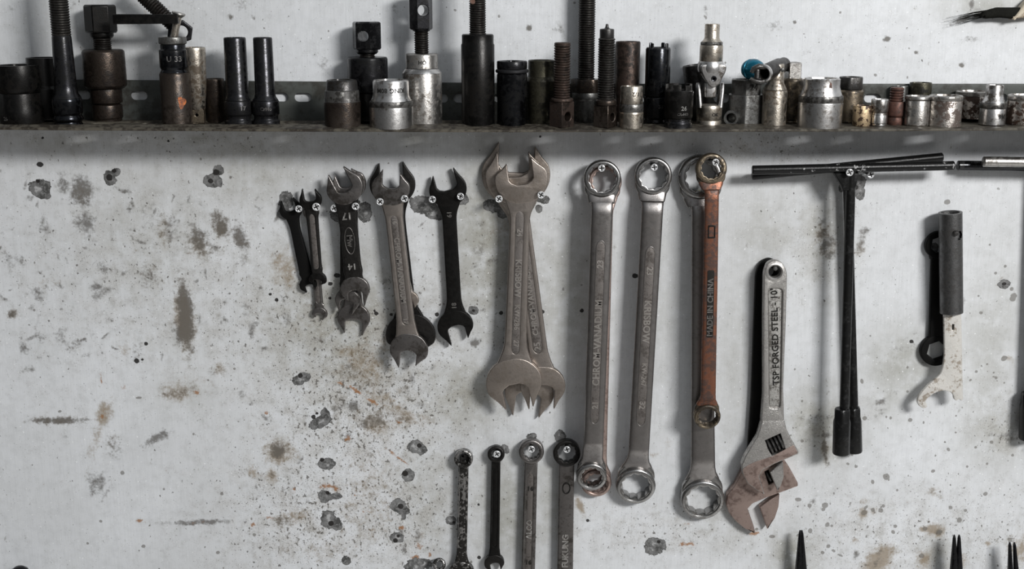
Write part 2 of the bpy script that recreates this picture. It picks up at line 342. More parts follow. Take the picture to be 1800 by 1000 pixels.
# ------------------------------------------------------------------ the wall: painted sheet, smudges, chips, holes
def build_wall():
    x0, x1 = W(-20, 500).x, W(1820, 500).x; z0, z1 = W(900, 1015).z, W(900, -20).z
    xs = np.concatenate([np.linspace(-0.95, x0, 40)[:-1], np.arange(x0, x1, 0.00095), np.linspace(x1, 0.95, 40)])
    zs = np.concatenate([np.linspace(0.85, z0, 30)[:-1], np.arange(z0, z1, 0.00095), np.linspace(z1, 2.05, 30)])
    nx, nz = len(xs), len(zs)
    X, Z = np.meshgrid(xs, zs)
    co = np.zeros((nz, nx, 3), np.float32); co[..., 0] = X; co[..., 2] = Z
    chan = {k: np.zeros((nz, nx), np.float32) for k in ('soot', 'brown', 'rust', 'grime', 'chip', 'hole', 'green', 'drip')}
    def blob(ch, px, py, rx, ry, ang=0, amp=1.0, hard=1.0):
        c = W(px, py); s = scale_at(c); R = max(rx, ry) * s * 2.2
        i0, i1 = np.searchsorted(xs, [c.x - R, c.x + R]); j0, j1 = np.searchsorted(zs, [c.z - R, c.z + R])
        if i0 >= i1 or j0 >= j1: return
        dx = X[j0:j1, i0:i1] - c.x; dz = Z[j0:j1, i0:i1] - c.z; a = radians(ang)
        u = (dx * cos(a) + dz * sin(a)) / (rx * s); w = (-dx * sin(a) + dz * cos(a)) / (ry * s)
        q = amp * np.exp(-0.7 * (u * u + w * w) ** hard)
        t = chan[ch][j0:j1, i0:i1]; np.maximum(t, q, out=t)
    R = random.Random(11)
    # peeled paint around nail holes
    for a in [(70,330,19,17),(76,340,14,12),(193,313,11,14),(203,302,8,8),(375,318,17,13),(384,300,10,9),(524,668,12,10),(534,663,12,9),(562,742,20,11,25),(572,730,9,14),
              (575,815,15,11),(572,872,12,12),(590,872,11,6),(577,912,14,18),(592,920,10,12),(730,785,15,12),(741,790,10,10),(718,835,11,12),(700,890,13,14),(712,897,9,8),(710,908,4,7),
              (697,945,12,10),(793,915,10,9),(1150,960,18,17,30),(1160,955,10,9),(868,362,20,12,-20),(884,374,12,10),(955,351,13,8),(947,366,6,8),(745,362,28,16,-15),(762,375,22,12,-20),(812,350,12,10),(742,362,10,9),
              (503,352,13,17),(500,375,13,10),(595,376,16,14,-30),(640,372,13,20),(985,766,10,11),(1508,322,13,16),(1512,340,9,12),(608,985,9,9),(728,995,18,14),(832,546,9,8),(1640,440,10,14),(1765,500,11,8),
              (888,790,6,9,30),(745,990,16,10),(935,768,9,8), (1480, 330, 6, 8)]: blob('chip', *a, hard=1.6)
    for a in [(66,318,6),(192,312,8,9),(200,300,7,6),(380,303,9,8),(370,318,7,6),(528,660,6),(551,733,6),(557,727,4),(566,808,6),(576,866,6),(582,920,7),(737,783,6),(712,832,8),(704,890,7),(695,950,6),(700,942,4),
              (240,634,6),(257,604,5),(593,484,8,6),(581,499,7,5),(661,551,6,5),(688,553,5),(768,553,5),(832,546,4),(881,550,5),(953,548,6),(1117,485,7,6),(1023,546,5),(475,517,4),(658,546,3),(798,918,4),(1158,952,5),
              (486,527,5),(250,632,3),(70,289,9,6),(1505,329,6),(841,887,4),(1033,915,4),(580,524,4),(842,980,5),(1602,600,6,5),(1765,499,6,4),(630,478,4),(950,240,3),(296,248,3),(75,242,3)]:
        blob('hole', a[0], a[1], a[2] * .68, (a[3] if len(a) > 3 else a[2]) * .68, hard=1.5)  # dark inside of each hole is painted black; no opening is cut
    # fingerprints and grease smudges
    for a in [(110,322,12,16,15,.7),(143,335,18,24,-15,.95),(150,350,12,14,0,.8),(150,392,20,22,0,.7),(262,485,18,20,0,.6),(268,390,26,40,0,.4),(265,381,8,10,0,.6),(300,405,14,26,0,.65),(350,425,16,24,20,.85),(362,440,22,14,-10,.5),
              (388,396,13,24,15,.9),(424,420,11,22,12,.95),(425,445,9,18,0,.5),(75,400,14,20,0,.5),(85,505,8,10,0,.5),(66,517,10,16,30,.7),(105,590,11,16,0,.6),(132,607,12,15,0,.55),(68,591,8,10,30,.7),(40,610,8,16,20,.7),(52,650,18,8,0,.5),
              (20,553,9,7,20,.8),(15,455,20,18,0,.45),(30,460,22,20,0,.45),(326,556,11,52,2,1.25),(322,585,15,24,0,.9),(330,540,8,30,4,1.1),(105,739,42,6,0,1.0),(140,738,30,4,0,.7),(275,770,22,7,28,.95),(290,763,8,8,0,.8),(350,918,48,5,2,.9),(330,920,20,4,0,.8),
              (240,620,14,22,0,.5),(310,690,26,11,5,.6),(335,680,22,18,0,.35),(201,785,12,20,10,.6),(172,848,14,20,-40,.75),(185,870,4,22,-35,.6),(110,770,40,4,25,.35),(180,515,22,8,30,.7),(170,505,10,6,0,.8),(180,470,20,10,-30,.55),
              (443,580,6,16,0,.8),(430,540,10,18,0,.45),(386,650,16,14,0,.45),(425,693,7,9,0,.6),(200,560,18,8,30,.4),(150,625,10,5,0,.5),(118,615,14,6,0,.4),(245,664,24,4,0,.4),
              (490,792,16,14,0,.9),(478,835,8,12,0,.5),(500,915,20,10,0,.6),(620,655,26,12,0,.55),(640,620,30,28,0,.4),(640,680,22,24,0,.45),(605,712,12,12,0,.6),(621,713,9,9,0,.95),(612,643,7,7,0,.7),(660,740,24,16,0,.7),(640,745,12,12,0,.7),(700,735,34,10,-10,.55),(715,690,20,10,15,.4),
              (590,720,8,8,0,.5),(650,790,10,30,0,.4),(655,860,20,30,0,.35),(725,668,6,9,20,.8),(738,712,8,6,0,.6),(610,767,10,10,0,.7),(705,935,6,8,0,.7),(710,965,4,9,0,.8),(735,940,6,14,0,.6),(620,975,12,8,0,.5),
              (560,600,20,10,0,.5),(500,560,14,20,0,.5),(530,600,30,8,10,.4),(820,690,30,34,0,.35),(850,400,12,20,0,.5),(845,440,10,18,0,.5),(860,460,20,6,0,.5),(855,555,12,14,0,.4),(930,500,30,60,0,.25),
              (835,602,10,8,0,.8),(850,545,5,5,0,.7),(995,480,10,8,0,.4),(980,385,10,6,0,.4),(990,505,6,10,0,.4),
              (1445,390,8,8,0,.6),(1447,410,10,14,-35,.7),(1455,430,12,16,-30,.85),(1460,448,8,12,-30,.8),(1440,385,8,4,40,.5),(1520,405,10,7,0,.7),(1515,425,8,18,0,.6),(1510,435,8,14,0,.5),(1517,352,6,7,0,.4),(1548,706,9,7,0,.8),(1545,722,12,12,-30,.5),
              (1440,735,30,14,0,.45),(1420,770,40,26,0,.3),(1540,990,18,9,35,.5),(1505,972,6,8,0,.8),(1545,970,8,5,0,.6),(1640,865,10,8,0,.4),(1765,765,24,8,0,.6),(1780,770,14,5,0,.6),
              (1450,790,4,24,8,1.0),(1452,765,8,6,0,.9),(1590,610,30,18,30,.4),(1570,690,20,12,30,.35),(1745,590,30,120,0,.2),(1755,760,40,50,0,.25),
              (690,15,12,10,0,.4),(340,10,30,16,-20,.35),(420,10,20,10,0,.5),(405,30,6,6,0,.6),(446,31,4,4,0,.8),(30,10,26,8,30,.4),(120,10,20,6,20,.4),(118,65,10,14,0,.6),(570,110,22,20,0,.4),(985,50,8,16,20,.5),(1240,20,5,14,0,.5),(1265,26,6,10,0,.4),
              (1360,45,12,10,0,.5),(1420,90,12,6,30,.5),(1705,68,12,6,0,.6),(1708,8,4,10,0,.9),(1715,20,14,8,0,.6),(1690,35,22,5,22,.75),(1672,45,18,4,18,.5),(1720,26,16,5,20,.8),(1555,70,4,3,0,.9),(1610,92,4,3,0,.9),(1560,68,5,4,0,1.0),(930,50,4,4,0,1.0),
              (1690,115,5,4,0,.9),(1397,39,3,3,0,1.0),(1625,640,6,10,0,.6),(1695,530,6,6,0,.5),(1650,935,5,6,0,.8),(1430,880,10,7,0,.5)]:
        blob('soot', a[0], a[1], a[2] * 1.15, a[3] * 1.15, *a[4:])
    for a in [(143,340,14,18,0,.5),(350,430,14,20,20,.7),(388,398,12,22,15,.7),(424,420,11,22,12,.5),(325,560,12,46,2,1.0),(105,739,40,7,0,.6),(182,728,11,20,-25,.8),(170,770,8,40,-18,.5),(388,430,10,26,0,.3),(290,405,14,30,0,.4),(265,480,22,26,0,.35),
              (310,690,24,14,0,.7),(340,675,30,24,0,.35),(386,648,9,11,0,.6),(20,553,10,8,20,.6),(132,608,8,10,0,.3),(80,500,20,20,0,.3),(220,615,12,10,0,.5),(240,620,18,16,0,.3),(445,828,8,10,0,.6),(475,832,6,12,0,.6),(200,780,10,18,0,.4),(500,470,24,30,0,.6),(505,490,14,18,0,.5),
              (640,640,40,40,0,.55),(670,700,60,20,-35,.5),(660,745,26,18,0,.7),(715,735,34,14,-8,.6),(690,690,20,14,0,.4),(490,795,22,18,0,.8),(478,836,10,14,0,.7),(510,910,30,14,0,.6),(650,850,40,60,0,.4),(660,900,30,40,0,.4),(620,900,30,50,0,.35),(560,970,80,30,0,.3),
              (620,620,30,16,20,.5),(670,650,20,30,0,.4),(680,595,16,12,0,.4),(560,560,50,60,0,.25),(650,940,20,16,0,.4),(740,940,8,16,0,.4),(700,720,12,8,0,.5),
              (880,395,24,30,0,.35),(850,690,24,24,0,.25),(1446,410,12,16,-35,.6),(1458,438,10,18,-30,.5),(1513,435,10,18,0,.4),(1545,985,16,26,-40,1.0),(1535,1000,16,14,-40,.9),(1640,930,16,10,0,.8),(1625,930,8,6,0,.7),(1650,938,8,8,0,.7),(1625,985,12,18,0,.7),(1505,950,8,8,0,.5),
              (1790,965,14,26,0,.8),(1737,955,4,4,0,.8),(1450,790,5,24,8,.7),(1520,880,6,6,0,.5),(1534,898,8,8,0,.6),(1518,902,8,8,0,.7),(1690,985,10,12,0,.6),(1020,890,5,14,20,.9),(1330,260,40,12,0,.3),(1640,865,12,9,0,.5),(1772,630,8,6,0,.5),(1755,500,10,10,0,.3),
              (100,30,40,20,0,.2),(250,30,60,30,0,.2),(1150,800,8,8,0,.4),(1175,780,10,14,0,.3),(380,290,40,60,0,.2),(450,320,40,30,0,.2)]:
        blob('brown', a[0], a[1], a[2] * 1.25, a[3] * 1.25, *a[4:])
    for a in [(627,687,26,3,-35,1),(650,703,16,3,-30,1),(600,675,10,3,-35,.8),(612,770,7,6,0,.9),(575,855,14,5,0,1),(518,860,4,7,0,.9),(468,725,5,4,0,.9),(688,795,12,3,-35,1),(705,808,18,2,-38,.9),(708,928,8,4,0,.9),(735,960,7,6,-30,1),(730,980,12,5,20,.9),(755,975,4,6,0,.8),
              (475,910,8,4,0,.8),(445,922,6,5,0,.9),(180,730,6,12,-30,.7),(178,668,2,9,0,.9),(219,682,6,5,0,.9),(346,690,6,6,30,.8),(345,918,22,3,2,.7),(245,915,8,3,0,.8),(700,740,16,5,-15,.5),(640,900,6,4,0,.6),(645,900,8,5,0,.6),(590,860,8,4,0,.9),
              (735,716,6,3,0,.5),(1210,920,8,3,0,.7),(1325,937,12,4,0,.9),(1205,957,22,4,3,.8),(1212,934,14,2,0,.6),(624,870,5,4,0,.6),(500,700,3,4,0,.6),(1150,955,2,2,0,.1),(545,855,4,3,0,.5),(625,960,10,3,-30,.8),(765,925,4,4,0,.6),(720,940,5,5,0,.7),(1740,955,5,4,0,.5),(705,740,20,4,-20,.5)]:
        blob('rust', *a)
    for a in [(640,700,170,190,0,1),(560,900,150,130,0,.95),(690,900,110,110,0,.9),(520,560,90,110,0,.75),(430,560,120,120,0,.6),(300,480,260,150,0,.5),(120,500,150,160,0,.35),(1180,930,190,50,0,.55),(1600,940,240,80,0,.6),(1440,430,60,80,0,.5),(1450,760,60,50,0,.5),(700,560,110,110,0,.6),
              (860,520,80,160,0,.45),(1770,740,50,60,0,.6),(300,250,300,30,0,.4),(1350,260,120,30,0,.5),(420,900,120,60,0,.3)]:
        blob('grime', *a)
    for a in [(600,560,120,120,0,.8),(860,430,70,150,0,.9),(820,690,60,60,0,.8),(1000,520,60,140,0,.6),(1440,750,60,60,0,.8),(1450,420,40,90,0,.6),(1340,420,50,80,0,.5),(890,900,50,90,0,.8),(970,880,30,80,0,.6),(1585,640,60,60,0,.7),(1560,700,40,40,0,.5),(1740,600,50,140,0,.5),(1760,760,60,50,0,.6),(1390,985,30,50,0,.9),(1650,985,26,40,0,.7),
              (260,400,120,120,0,.35),(1160,560,40,160,0,.35),(450,300,100,60,0,.5),(1740,12,80,22,0,.7),(190,60,150,80,0,.3),(120,255,60,16,0,.4),(330,245,50,10,0,.5),(730,245,40,14,0,.5),(930,300,40,30,0,.4),(1060,600,30,200,0,.3),(1290,640,30,160,0,.4),(1290,900,50,60,0,.4),(760,880,50,120,0,.4),(310,590,60,60,0,.3),(320,690,50,30,0,.4),(260,480,30,40,0,.4)]:  # rubbed smears, with shade painted in beside the tools and at upper left
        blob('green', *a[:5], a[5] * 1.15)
    # drips and scattered spots with a place of their own
    for a in [(1403,878,8,5),(1450,888,8,8),(1447,895,5,5),(1423,889,5,5),(1519,901,7,6),(1534,896,6,6),(1548,897,6,5),(1553,889,5,5),(1558,838,7,8),(1534,847,4,6),(1490,815,5,4),(1505,820,5,4),(1454,922,6,7),(1462,924,4,4),(1424,933,5,6),(1405,941,7,4),(1357,943,7,4),(1330,930,5,4),(1667,790,3,5),(1640,828,5,4),
              (1626,929,6,6),(1652,935,6,6),(1686,914,6,7),(1732,868,6,5),(1697,897,4,4),(1671,892,6,5),(1620,977,6,6),(1740,975,3,3),(1743,777,5,4),(1715,786,4,4),(1780,800,4,4),(1600,738,5,5),(1595,688,4,4),(1751,664,5,4),(1706,668,4,3),(1716,653,4,4),(1456,960,5,5),(1446,971,5,4),(1465,968,6,4),(1477,976,8,3),(1570,935,4,5),(1574,925,4,4),(1525,926,3,4),
              (1765,630,8,6),(1780,525,7,6),(1782,520,8,8),(1778,508,5,5),(1724,550,5,4),(1720,520,3,3),(1740,430,3,3),(1767,468,4,4),(1750,480,4,4),(1665,355,7,6),(1755,332,5,4),(1735,640,3,3),(1530,590,3,3),(1515,670,4,6),(1520,735,5,5),(1440,720,3,3),(1410,705,3,4),(1410,775,4,4),(1700,820,3,3),(1735,815,3,3),(1680,760,3,3),
              (1690,115,6,4),(1610,92,5,4),(1560,68,6,5),(930,50,5,5),(1598,85,3,4),(1539,132,5,4),(1595,136,3,4),(1398,40,3,3),(1413,60,4,2),(1477,22,3,3),(1240,30,3,6),(405,30,4,5),(446,32,4,4),(416,88,3,3),(1275,110,3,3),(800,18,4,3),(1010,5,3,3),
              (60,545,3,3),(442,912,3,3),(447,940,4,4),(383,971,5,4),(252,960,5,4),(390,868,4,4),(215,831,5,5),(8,972,4,4),(22,969,3,3),(105,723,5,3),(244,699,7,3),(340,763,3,3),(412,648,3,3),(150,805,2,2),(177,916,4,4),(154,955,3,3)]:
        blob('drip', a[0], a[1], a[2] * .85, a[3] * .85, R.uniform(-40, 40), R.uniform(.7, 1.0), hard=2.0)
    for k in range(330):                     # loose spatter, thickest low on the right and around the old nail holes
        q = R.random()
        if q < .45: px, py = R.uniform(1380, 1800), R.uniform(640, 1000)
        elif q < .75: px, py = R.uniform(440, 840), R.uniform(480, 1000)
        else: px, py = R.uniform(0, 1800), R.uniform(0, 1000)
        r = R.uniform(0.9, 2.6) * (1.3 if R.random() < .12 else 1)
        blob('drip', px, py, r, r * R.uniform(.7, 1.5), 0, R.uniform(.6, .95), 2.0)
    for k in range(150):                     # small strokes left by fingers
        px, py = (R.uniform(0, 470), R.uniform(300, 640)) if R.random() < .7 else (R.uniform(440, 860), R.uniform(360, 1000))
        blob('soot', px, py, R.uniform(4, 12), R.uniform(2, 5), R.choice([30, 40, 60, -30, 80, 100]) + R.uniform(-20, 20), R.uniform(.35, .75))
    ids = np.arange(nx * nz).reshape(nz, nx)
    quads = np.stack([ids[:-1, :-1], ids[:-1, 1:], ids[1:, 1:], ids[1:, :-1]], -1).reshape(-1, 4)
    me = bpy.data.meshes.new('wall_back')
    me.vertices.add(nx * nz); me.vertices.foreach_set('co', co.ravel())
    me.loops.add(quads.size); me.loops.foreach_set('vertex_index', quads.ravel().astype(np.int32))
    me.polygons.add(len(quads)); me.polygons.foreach_set('loop_start', np.arange(0, quads.size, 4, dtype=np.int32))
    me.update(calc_edges=True)
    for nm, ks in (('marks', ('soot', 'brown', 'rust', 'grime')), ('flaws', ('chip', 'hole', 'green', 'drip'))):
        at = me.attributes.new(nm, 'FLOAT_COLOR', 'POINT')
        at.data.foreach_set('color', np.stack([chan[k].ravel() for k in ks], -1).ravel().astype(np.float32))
    o = bpy.data.objects.new('wall_back', me); COL.objects.link(o); o['kind'] = 'structure'
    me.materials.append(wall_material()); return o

def wall_material():
    m = bpy.data.materials.new('dirty_white_sheet_metal'); m.use_nodes = True; nt = m.node_tree; nt.nodes.clear()
    N = nt.nodes.new; L = nt.links.new
    tc = N('ShaderNodeTexCoord').outputs['Object']
    def noise(scale, detail=4, rough=.55, sc=(1, 1, 1), off=0.0):
        mp = N('ShaderNodeMapping'); mp.inputs['Scale'].default_value = sc; mp.inputs['Location'].default_value = (off, off * 2, off * 3); L(tc, mp.inputs[0])
        n = N('ShaderNodeTexNoise'); n.inputs['Scale'].default_value = scale; n.inputs['Detail'].default_value = detail; n.inputs['Roughness'].default_value = rough
        L(mp.outputs[0], n.inputs['Vector']); return n.outputs['Fac']
    def math(op, a, b=None, c=None, clamp=False):
        n = N('ShaderNodeMath'); n.operation = op; n.use_clamp = clamp
        for i, x in enumerate((a, b, c)):
            if x is None: continue
            if isinstance(x, (int, float)): n.inputs[i].default_value = x
            else: L(x, n.inputs[i])
        return n.outputs[0]
    def step(x, lo, hi, a=0.0, b=1.0):
        n = N('ShaderNodeMapRange'); n.interpolation_type = 'SMOOTHSTEP'; L(x, n.inputs[0])
        for i, q in enumerate((lo, hi, a, b)): n.inputs[i + 1].default_value = q
        return n.outputs[0]
    def mix(f, a, b, mode='MIX'):
        n = N('ShaderNodeMix'); n.data_type = 'RGBA'; n.blend_type = mode
        if isinstance(f, (int, float)): n.inputs['Factor'].default_value = f
        else: L(f, n.inputs['Factor'])
        for k, x in (('A', a), ('B', b)):
            if isinstance(x, tuple): n.inputs[k].default_value = (*x, 1)
            else: L(x, n.inputs[k])
        return n.outputs['Result']
    def attr(nm):
        a = N('ShaderNodeAttribute'); a.attribute_name = nm; s = N('ShaderNodeSeparateColor'); L(a.outputs['Color'], s.inputs[0])
        return s.outputs[0], s.outputs[1], s.outputs[2], a.outputs['Alpha']
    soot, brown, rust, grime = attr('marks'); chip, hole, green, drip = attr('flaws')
    nA = noise(9, 4); nB = noise(55, 6, .65, off=3); nC = noise(230, 5, .6, off=7); nD = noise(900, 3, .6, off=1); nE = noise(110, 5, .62, off=13); nF = noise(480, 4, .65, off=19)
    brush = noise(60, 4, .6, (14, 1, 0.5), 2); brush2 = noise(240, 3, .6, (7, 1, 0.22), 5)
    c = mix(step(nA, .3, .72), (0.70, 0.715, 0.735), (0.62, 0.632, 0.645))
    c = mix(math('MULTIPLY', step(nE, .40, .70), .36), c, (0.50, 0.51, 0.515))
    c = mix(math('MULTIPLY', step(brush, .40, .75), .25), c, (0.46, 0.47, 0.475))
    c = mix(math('MULTIPLY', step(brush2, .55, .8), .40), c, (0.84, 0.85, 0.86))
    # broad greenish-brown film: rubbed grime, plus shade painted in around the hanging tools
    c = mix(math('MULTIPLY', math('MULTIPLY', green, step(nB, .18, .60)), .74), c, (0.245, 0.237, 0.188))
    g = math('MULTIPLY', grime, step(nB, .38, .66)); c = mix(math('MULTIPLY', g, .42), c, (0.36, 0.325, 0.27))
    g2 = math('MULTIPLY', grime, step(nE, .52, .68)); c = mix(math('MULTIPLY', g2, .38), c, (0.22, 0.20, 0.165))
    # fine specks, denser where grimy
    sp = noise(340, 3, .5, (1, 1, .8), 11); thr = math('MULTIPLY_ADD', grime, 0.125, math('MULTIPLY', nB, 0.14))
    c = mix(math('MULTIPLY', step(math('ADD', sp, thr), .755, .81), .80), c, (0.075, 0.066, 0.055))
    sp2 = noise(760, 2, .5, (1, 1, 1.3), 17); c = mix(math('MULTIPLY', step(math('ADD', sp2, math('MULTIPLY', thr, .75)), .72, .79), .72), c, (0.11, 0.10, 0.09))
    ssp = noise(150, 4, .7, (1, 1, .6), 23); c = mix(math('MULTIPLY', step(math('ADD', ssp, math('MULTIPLY', grime, .07)), .645, .735), .62), c, (0.24, 0.23, 0.205))
    sp3 = noise(420, 2, .5, (1, 1, 1), 29); c = mix(math('MULTIPLY', step(sp3, .66, .74), .65), c, (0.90, 0.91, 0.92))
    vein = noise(120, 5, .75, (1, 1, .7), 37); vv = math('ABSOLUTE', math('SUBTRACT', vein, .5))
    c = mix(math('MULTIPLY', math('MULTIPLY', step(vv, 0.0, .014, 1, 0), step(nB, .50, .62)), math('MULTIPLY_ADD', grime, .5, .30)), c, (0.20, 0.19, 0.17))
    # smudges
    mott = math('MULTIPLY_ADD', nC, .9, math('MULTIPLY_ADD', nE, 1.2, -1.05)); fine = math('MULTIPLY_ADD', nF, 1.0, -.5)
    mott2 = math('MULTIPLY_ADD', fine, .8, mott)
    c = mix(math('MULTIPLY', step(math('ADD', brown, math('MULTIPLY', mott2, .8)), .22, .80), .78), c, (0.245, 0.185, 0.115))
    c = mix(math('MULTIPLY', step(math('ADD', soot, math('MULTIPLY', mott2, .95)), .30, .85), .82), c, (0.10, 0.092, 0.082))
    c = mix(math('MULTIPLY', step(math('ADD', rust, math('MULTIPLY', mott2, 1.5)), .45, .95), .85), c, (0.29, 0.13, 0.045))
    c = mix(math('MULTIPLY', step(math('ADD', drip, math('MULTIPLY', math('ADD', mott, fine), .42)), .47, .66), .74), c, (0.16, 0.15, 0.135))
    # peeled paint: grey primer with a dark torn edge and bright metal inside
    cf = math('ADD', chip, math('MULTIPLY_ADD', math('SUBTRACT', nE, .5), 1.1, math('MULTIPLY', math('SUBTRACT', nC, .5), .85)))
    inner = mix(step(nE, .40, .58), (0.06, 0.06, 0.058), (0.17, 0.17, 0.168)); inner = mix(math('MULTIPLY', step(nF, .52, .60), .5), inner, (0.30, 0.30, 0.30)); inner = mix(math('MULTIPLY', step(cf, 1.0, 1.15), .7), inner, (0.48, 0.48, 0.48))
    cm = math('MULTIPLY', step(cf, .50, .53), step(chip, .10, .2)); c = mix(cm, c, inner)
    edge = math('MULTIPLY', math('MULTIPLY', step(cf, .46, .51), step(cf, .53, .60, 1, 0)), step(chip, .10, .2)); c = mix(math('MULTIPLY', edge, .85), c, (0.05, 0.048, 0.045))
    hf = math('ADD', hole, math('MULTIPLY', mott2, .8)); hm = math('MULTIPLY', step(hf, .46, .56), step(hole, .12, .22)); c = mix(math('MULTIPLY', hm, .96), c, (0.014, 0.012, 0.011))
    bs = N('ShaderNodeBsdfPrincipled'); L(c, bs.inputs['Base Color'])
    L(math('MULTIPLY_ADD', nC, .25, .42), bs.inputs['Roughness']); bs.inputs['Specular IOR Level'].default_value = .35
    h = math('MULTIPLY_ADD', nC, .35, math('MULTIPLY', brush2, .3)); h = math('MULTIPLY_ADD', nD, .2, h)
    h = math('MULTIPLY_ADD', cm, -2.2, h); h = math('MULTIPLY_ADD', hm, -3.0, h)
    bp = N('ShaderNodeBump'); bp.inputs['Strength'].default_value = .45; bp.inputs['Distance'].default_value = .0004
    L(h, bp.inputs['Height']); L(bp.outputs[0], bs.inputs['Normal'])
    out = N('ShaderNodeOutputMaterial'); L(bs.outputs[0], out.inputs[0]); return m
build_wall()

# ------------------------------------------------------------------ the slotted angle-iron shelf
SHELF_Z0 = W(950, 212, 0).z
def shelf_z(x): return SHELF_Z0 + 0.0020 * ((x - 0.03) / 0.45) ** 2
def on_shelf(px, py):                       # point of the shelf top that shows at (px, py)
    r = ray(px, py); z = SHELF_Z0
    for _ in range(5):
        t = (z - CAM.z) / r.z; p = CAM + r * t; z = shelf_z(p.x)
    return p
SHELF_D = -on_shelf(950, 228.5).y
def build_shelf():
    T = Thing('slotted_steel_shelf', 'long dark slotted angle-iron shelf holding the row of sockets on the wall', 'shelf', (0, 0, SHELF_Z0))
    x0, x1 = -0.62, 0.62
    # upright flange with its slots
    top = lambda x: height_at(W(900, 200, 0.002) * 1.0, 138.5 + 8.5 * min(1, max(0, (x + 0.43) / 0.5))) - SHELF_Z0
    xs = [x0 + (x1 - x0) * i / 60 for i in range(61)]
    outl = [(x, shelf_z(x) - SHELF_Z0 - .001) for x in xs] + [(x, top(x)) for x in xs[::-1]]
    holes = []
    for a, b in [(40, 68), (132, 160), (231, 260), (330, 358), (478, 507), (518, 548), (645, 672), (760, 788), (797, 826), (868, 880), (930, 958), (1040, 1068), (1124, 1138), (1180, 1208), (1254, 1282), (1302, 1330), (1396, 1414), (1518, 1547), (1640, 1668), (1742, 1770)]:
        cy = 167 + 5.5 * min(1, max(0, (a - 150) / 500)); A = W(a, cy, .0025); B = W(b, cy, .0025); r = 7.6 * scale_at(A)
        p = []
        for i in range(9): t = -pi / 2 + pi * i / 8; p.append((B.x - r + r * cos(t), B.z - SHELF_Z0 + r * sin(t)))
        for i in range(9): t = pi / 2 + pi * i / 8; p.append((A.x + r + r * cos(t), A.z - SHELF_Z0 + r * sin(t)))
        holes.append(p)
    v, f = plate([outl] + holes, .002, .0004, yc=-.0032)
    T.add('back_flange', MB().add(v, f), M['flange'])
    # plate, slightly sagging; slots let the light through
    outl = [(x, -.004 + 0.0) for x in xs] + [(x, -SHELF_D + .0004 * sin(x * 40)) for x in xs[::-1]]
    holes = []
    for px, w in [(20, 22), (80, 22), (182, 22), (274, 28), (335, 12), (420, 28), (470, 14), (545, 28), (600, 16), (655, 28), (765, 22), (800, 12), (905, 28), (955, 14), (1010, 28), (1066, 14), (1140, 28), (1196, 14), (1288, 28), (1360, 18), (1420, 14), (1452, 26), (1538, 26), (1583, 12), (1628, 24), (1676, 24), (1714, 24), (1762, 24)]:
        X = W(px, 235, .035).x; r = .0036; hw = w * .0005 * .55
        p = [(X + hw + r * cos(t), -.034 + r * sin(t)) for t in [-pi / 2 + pi * i / 8 for i in range(9)]] + [(X - hw + r * cos(t), -.034 + r * sin(t)) for t in [pi / 2 + pi * i / 8 for i in range(9)]]
        holes.append(p)
    v, f = plate([outl] + holes, .0018, .0004)
    v = [(x, z, -y - .0009 + shelf_z(x) - SHELF_Z0 ) for x, y, z in v]
    T.add('shelf_plate', MB().add(v, f), M['shelf'])
    T.done()
build_shelf()

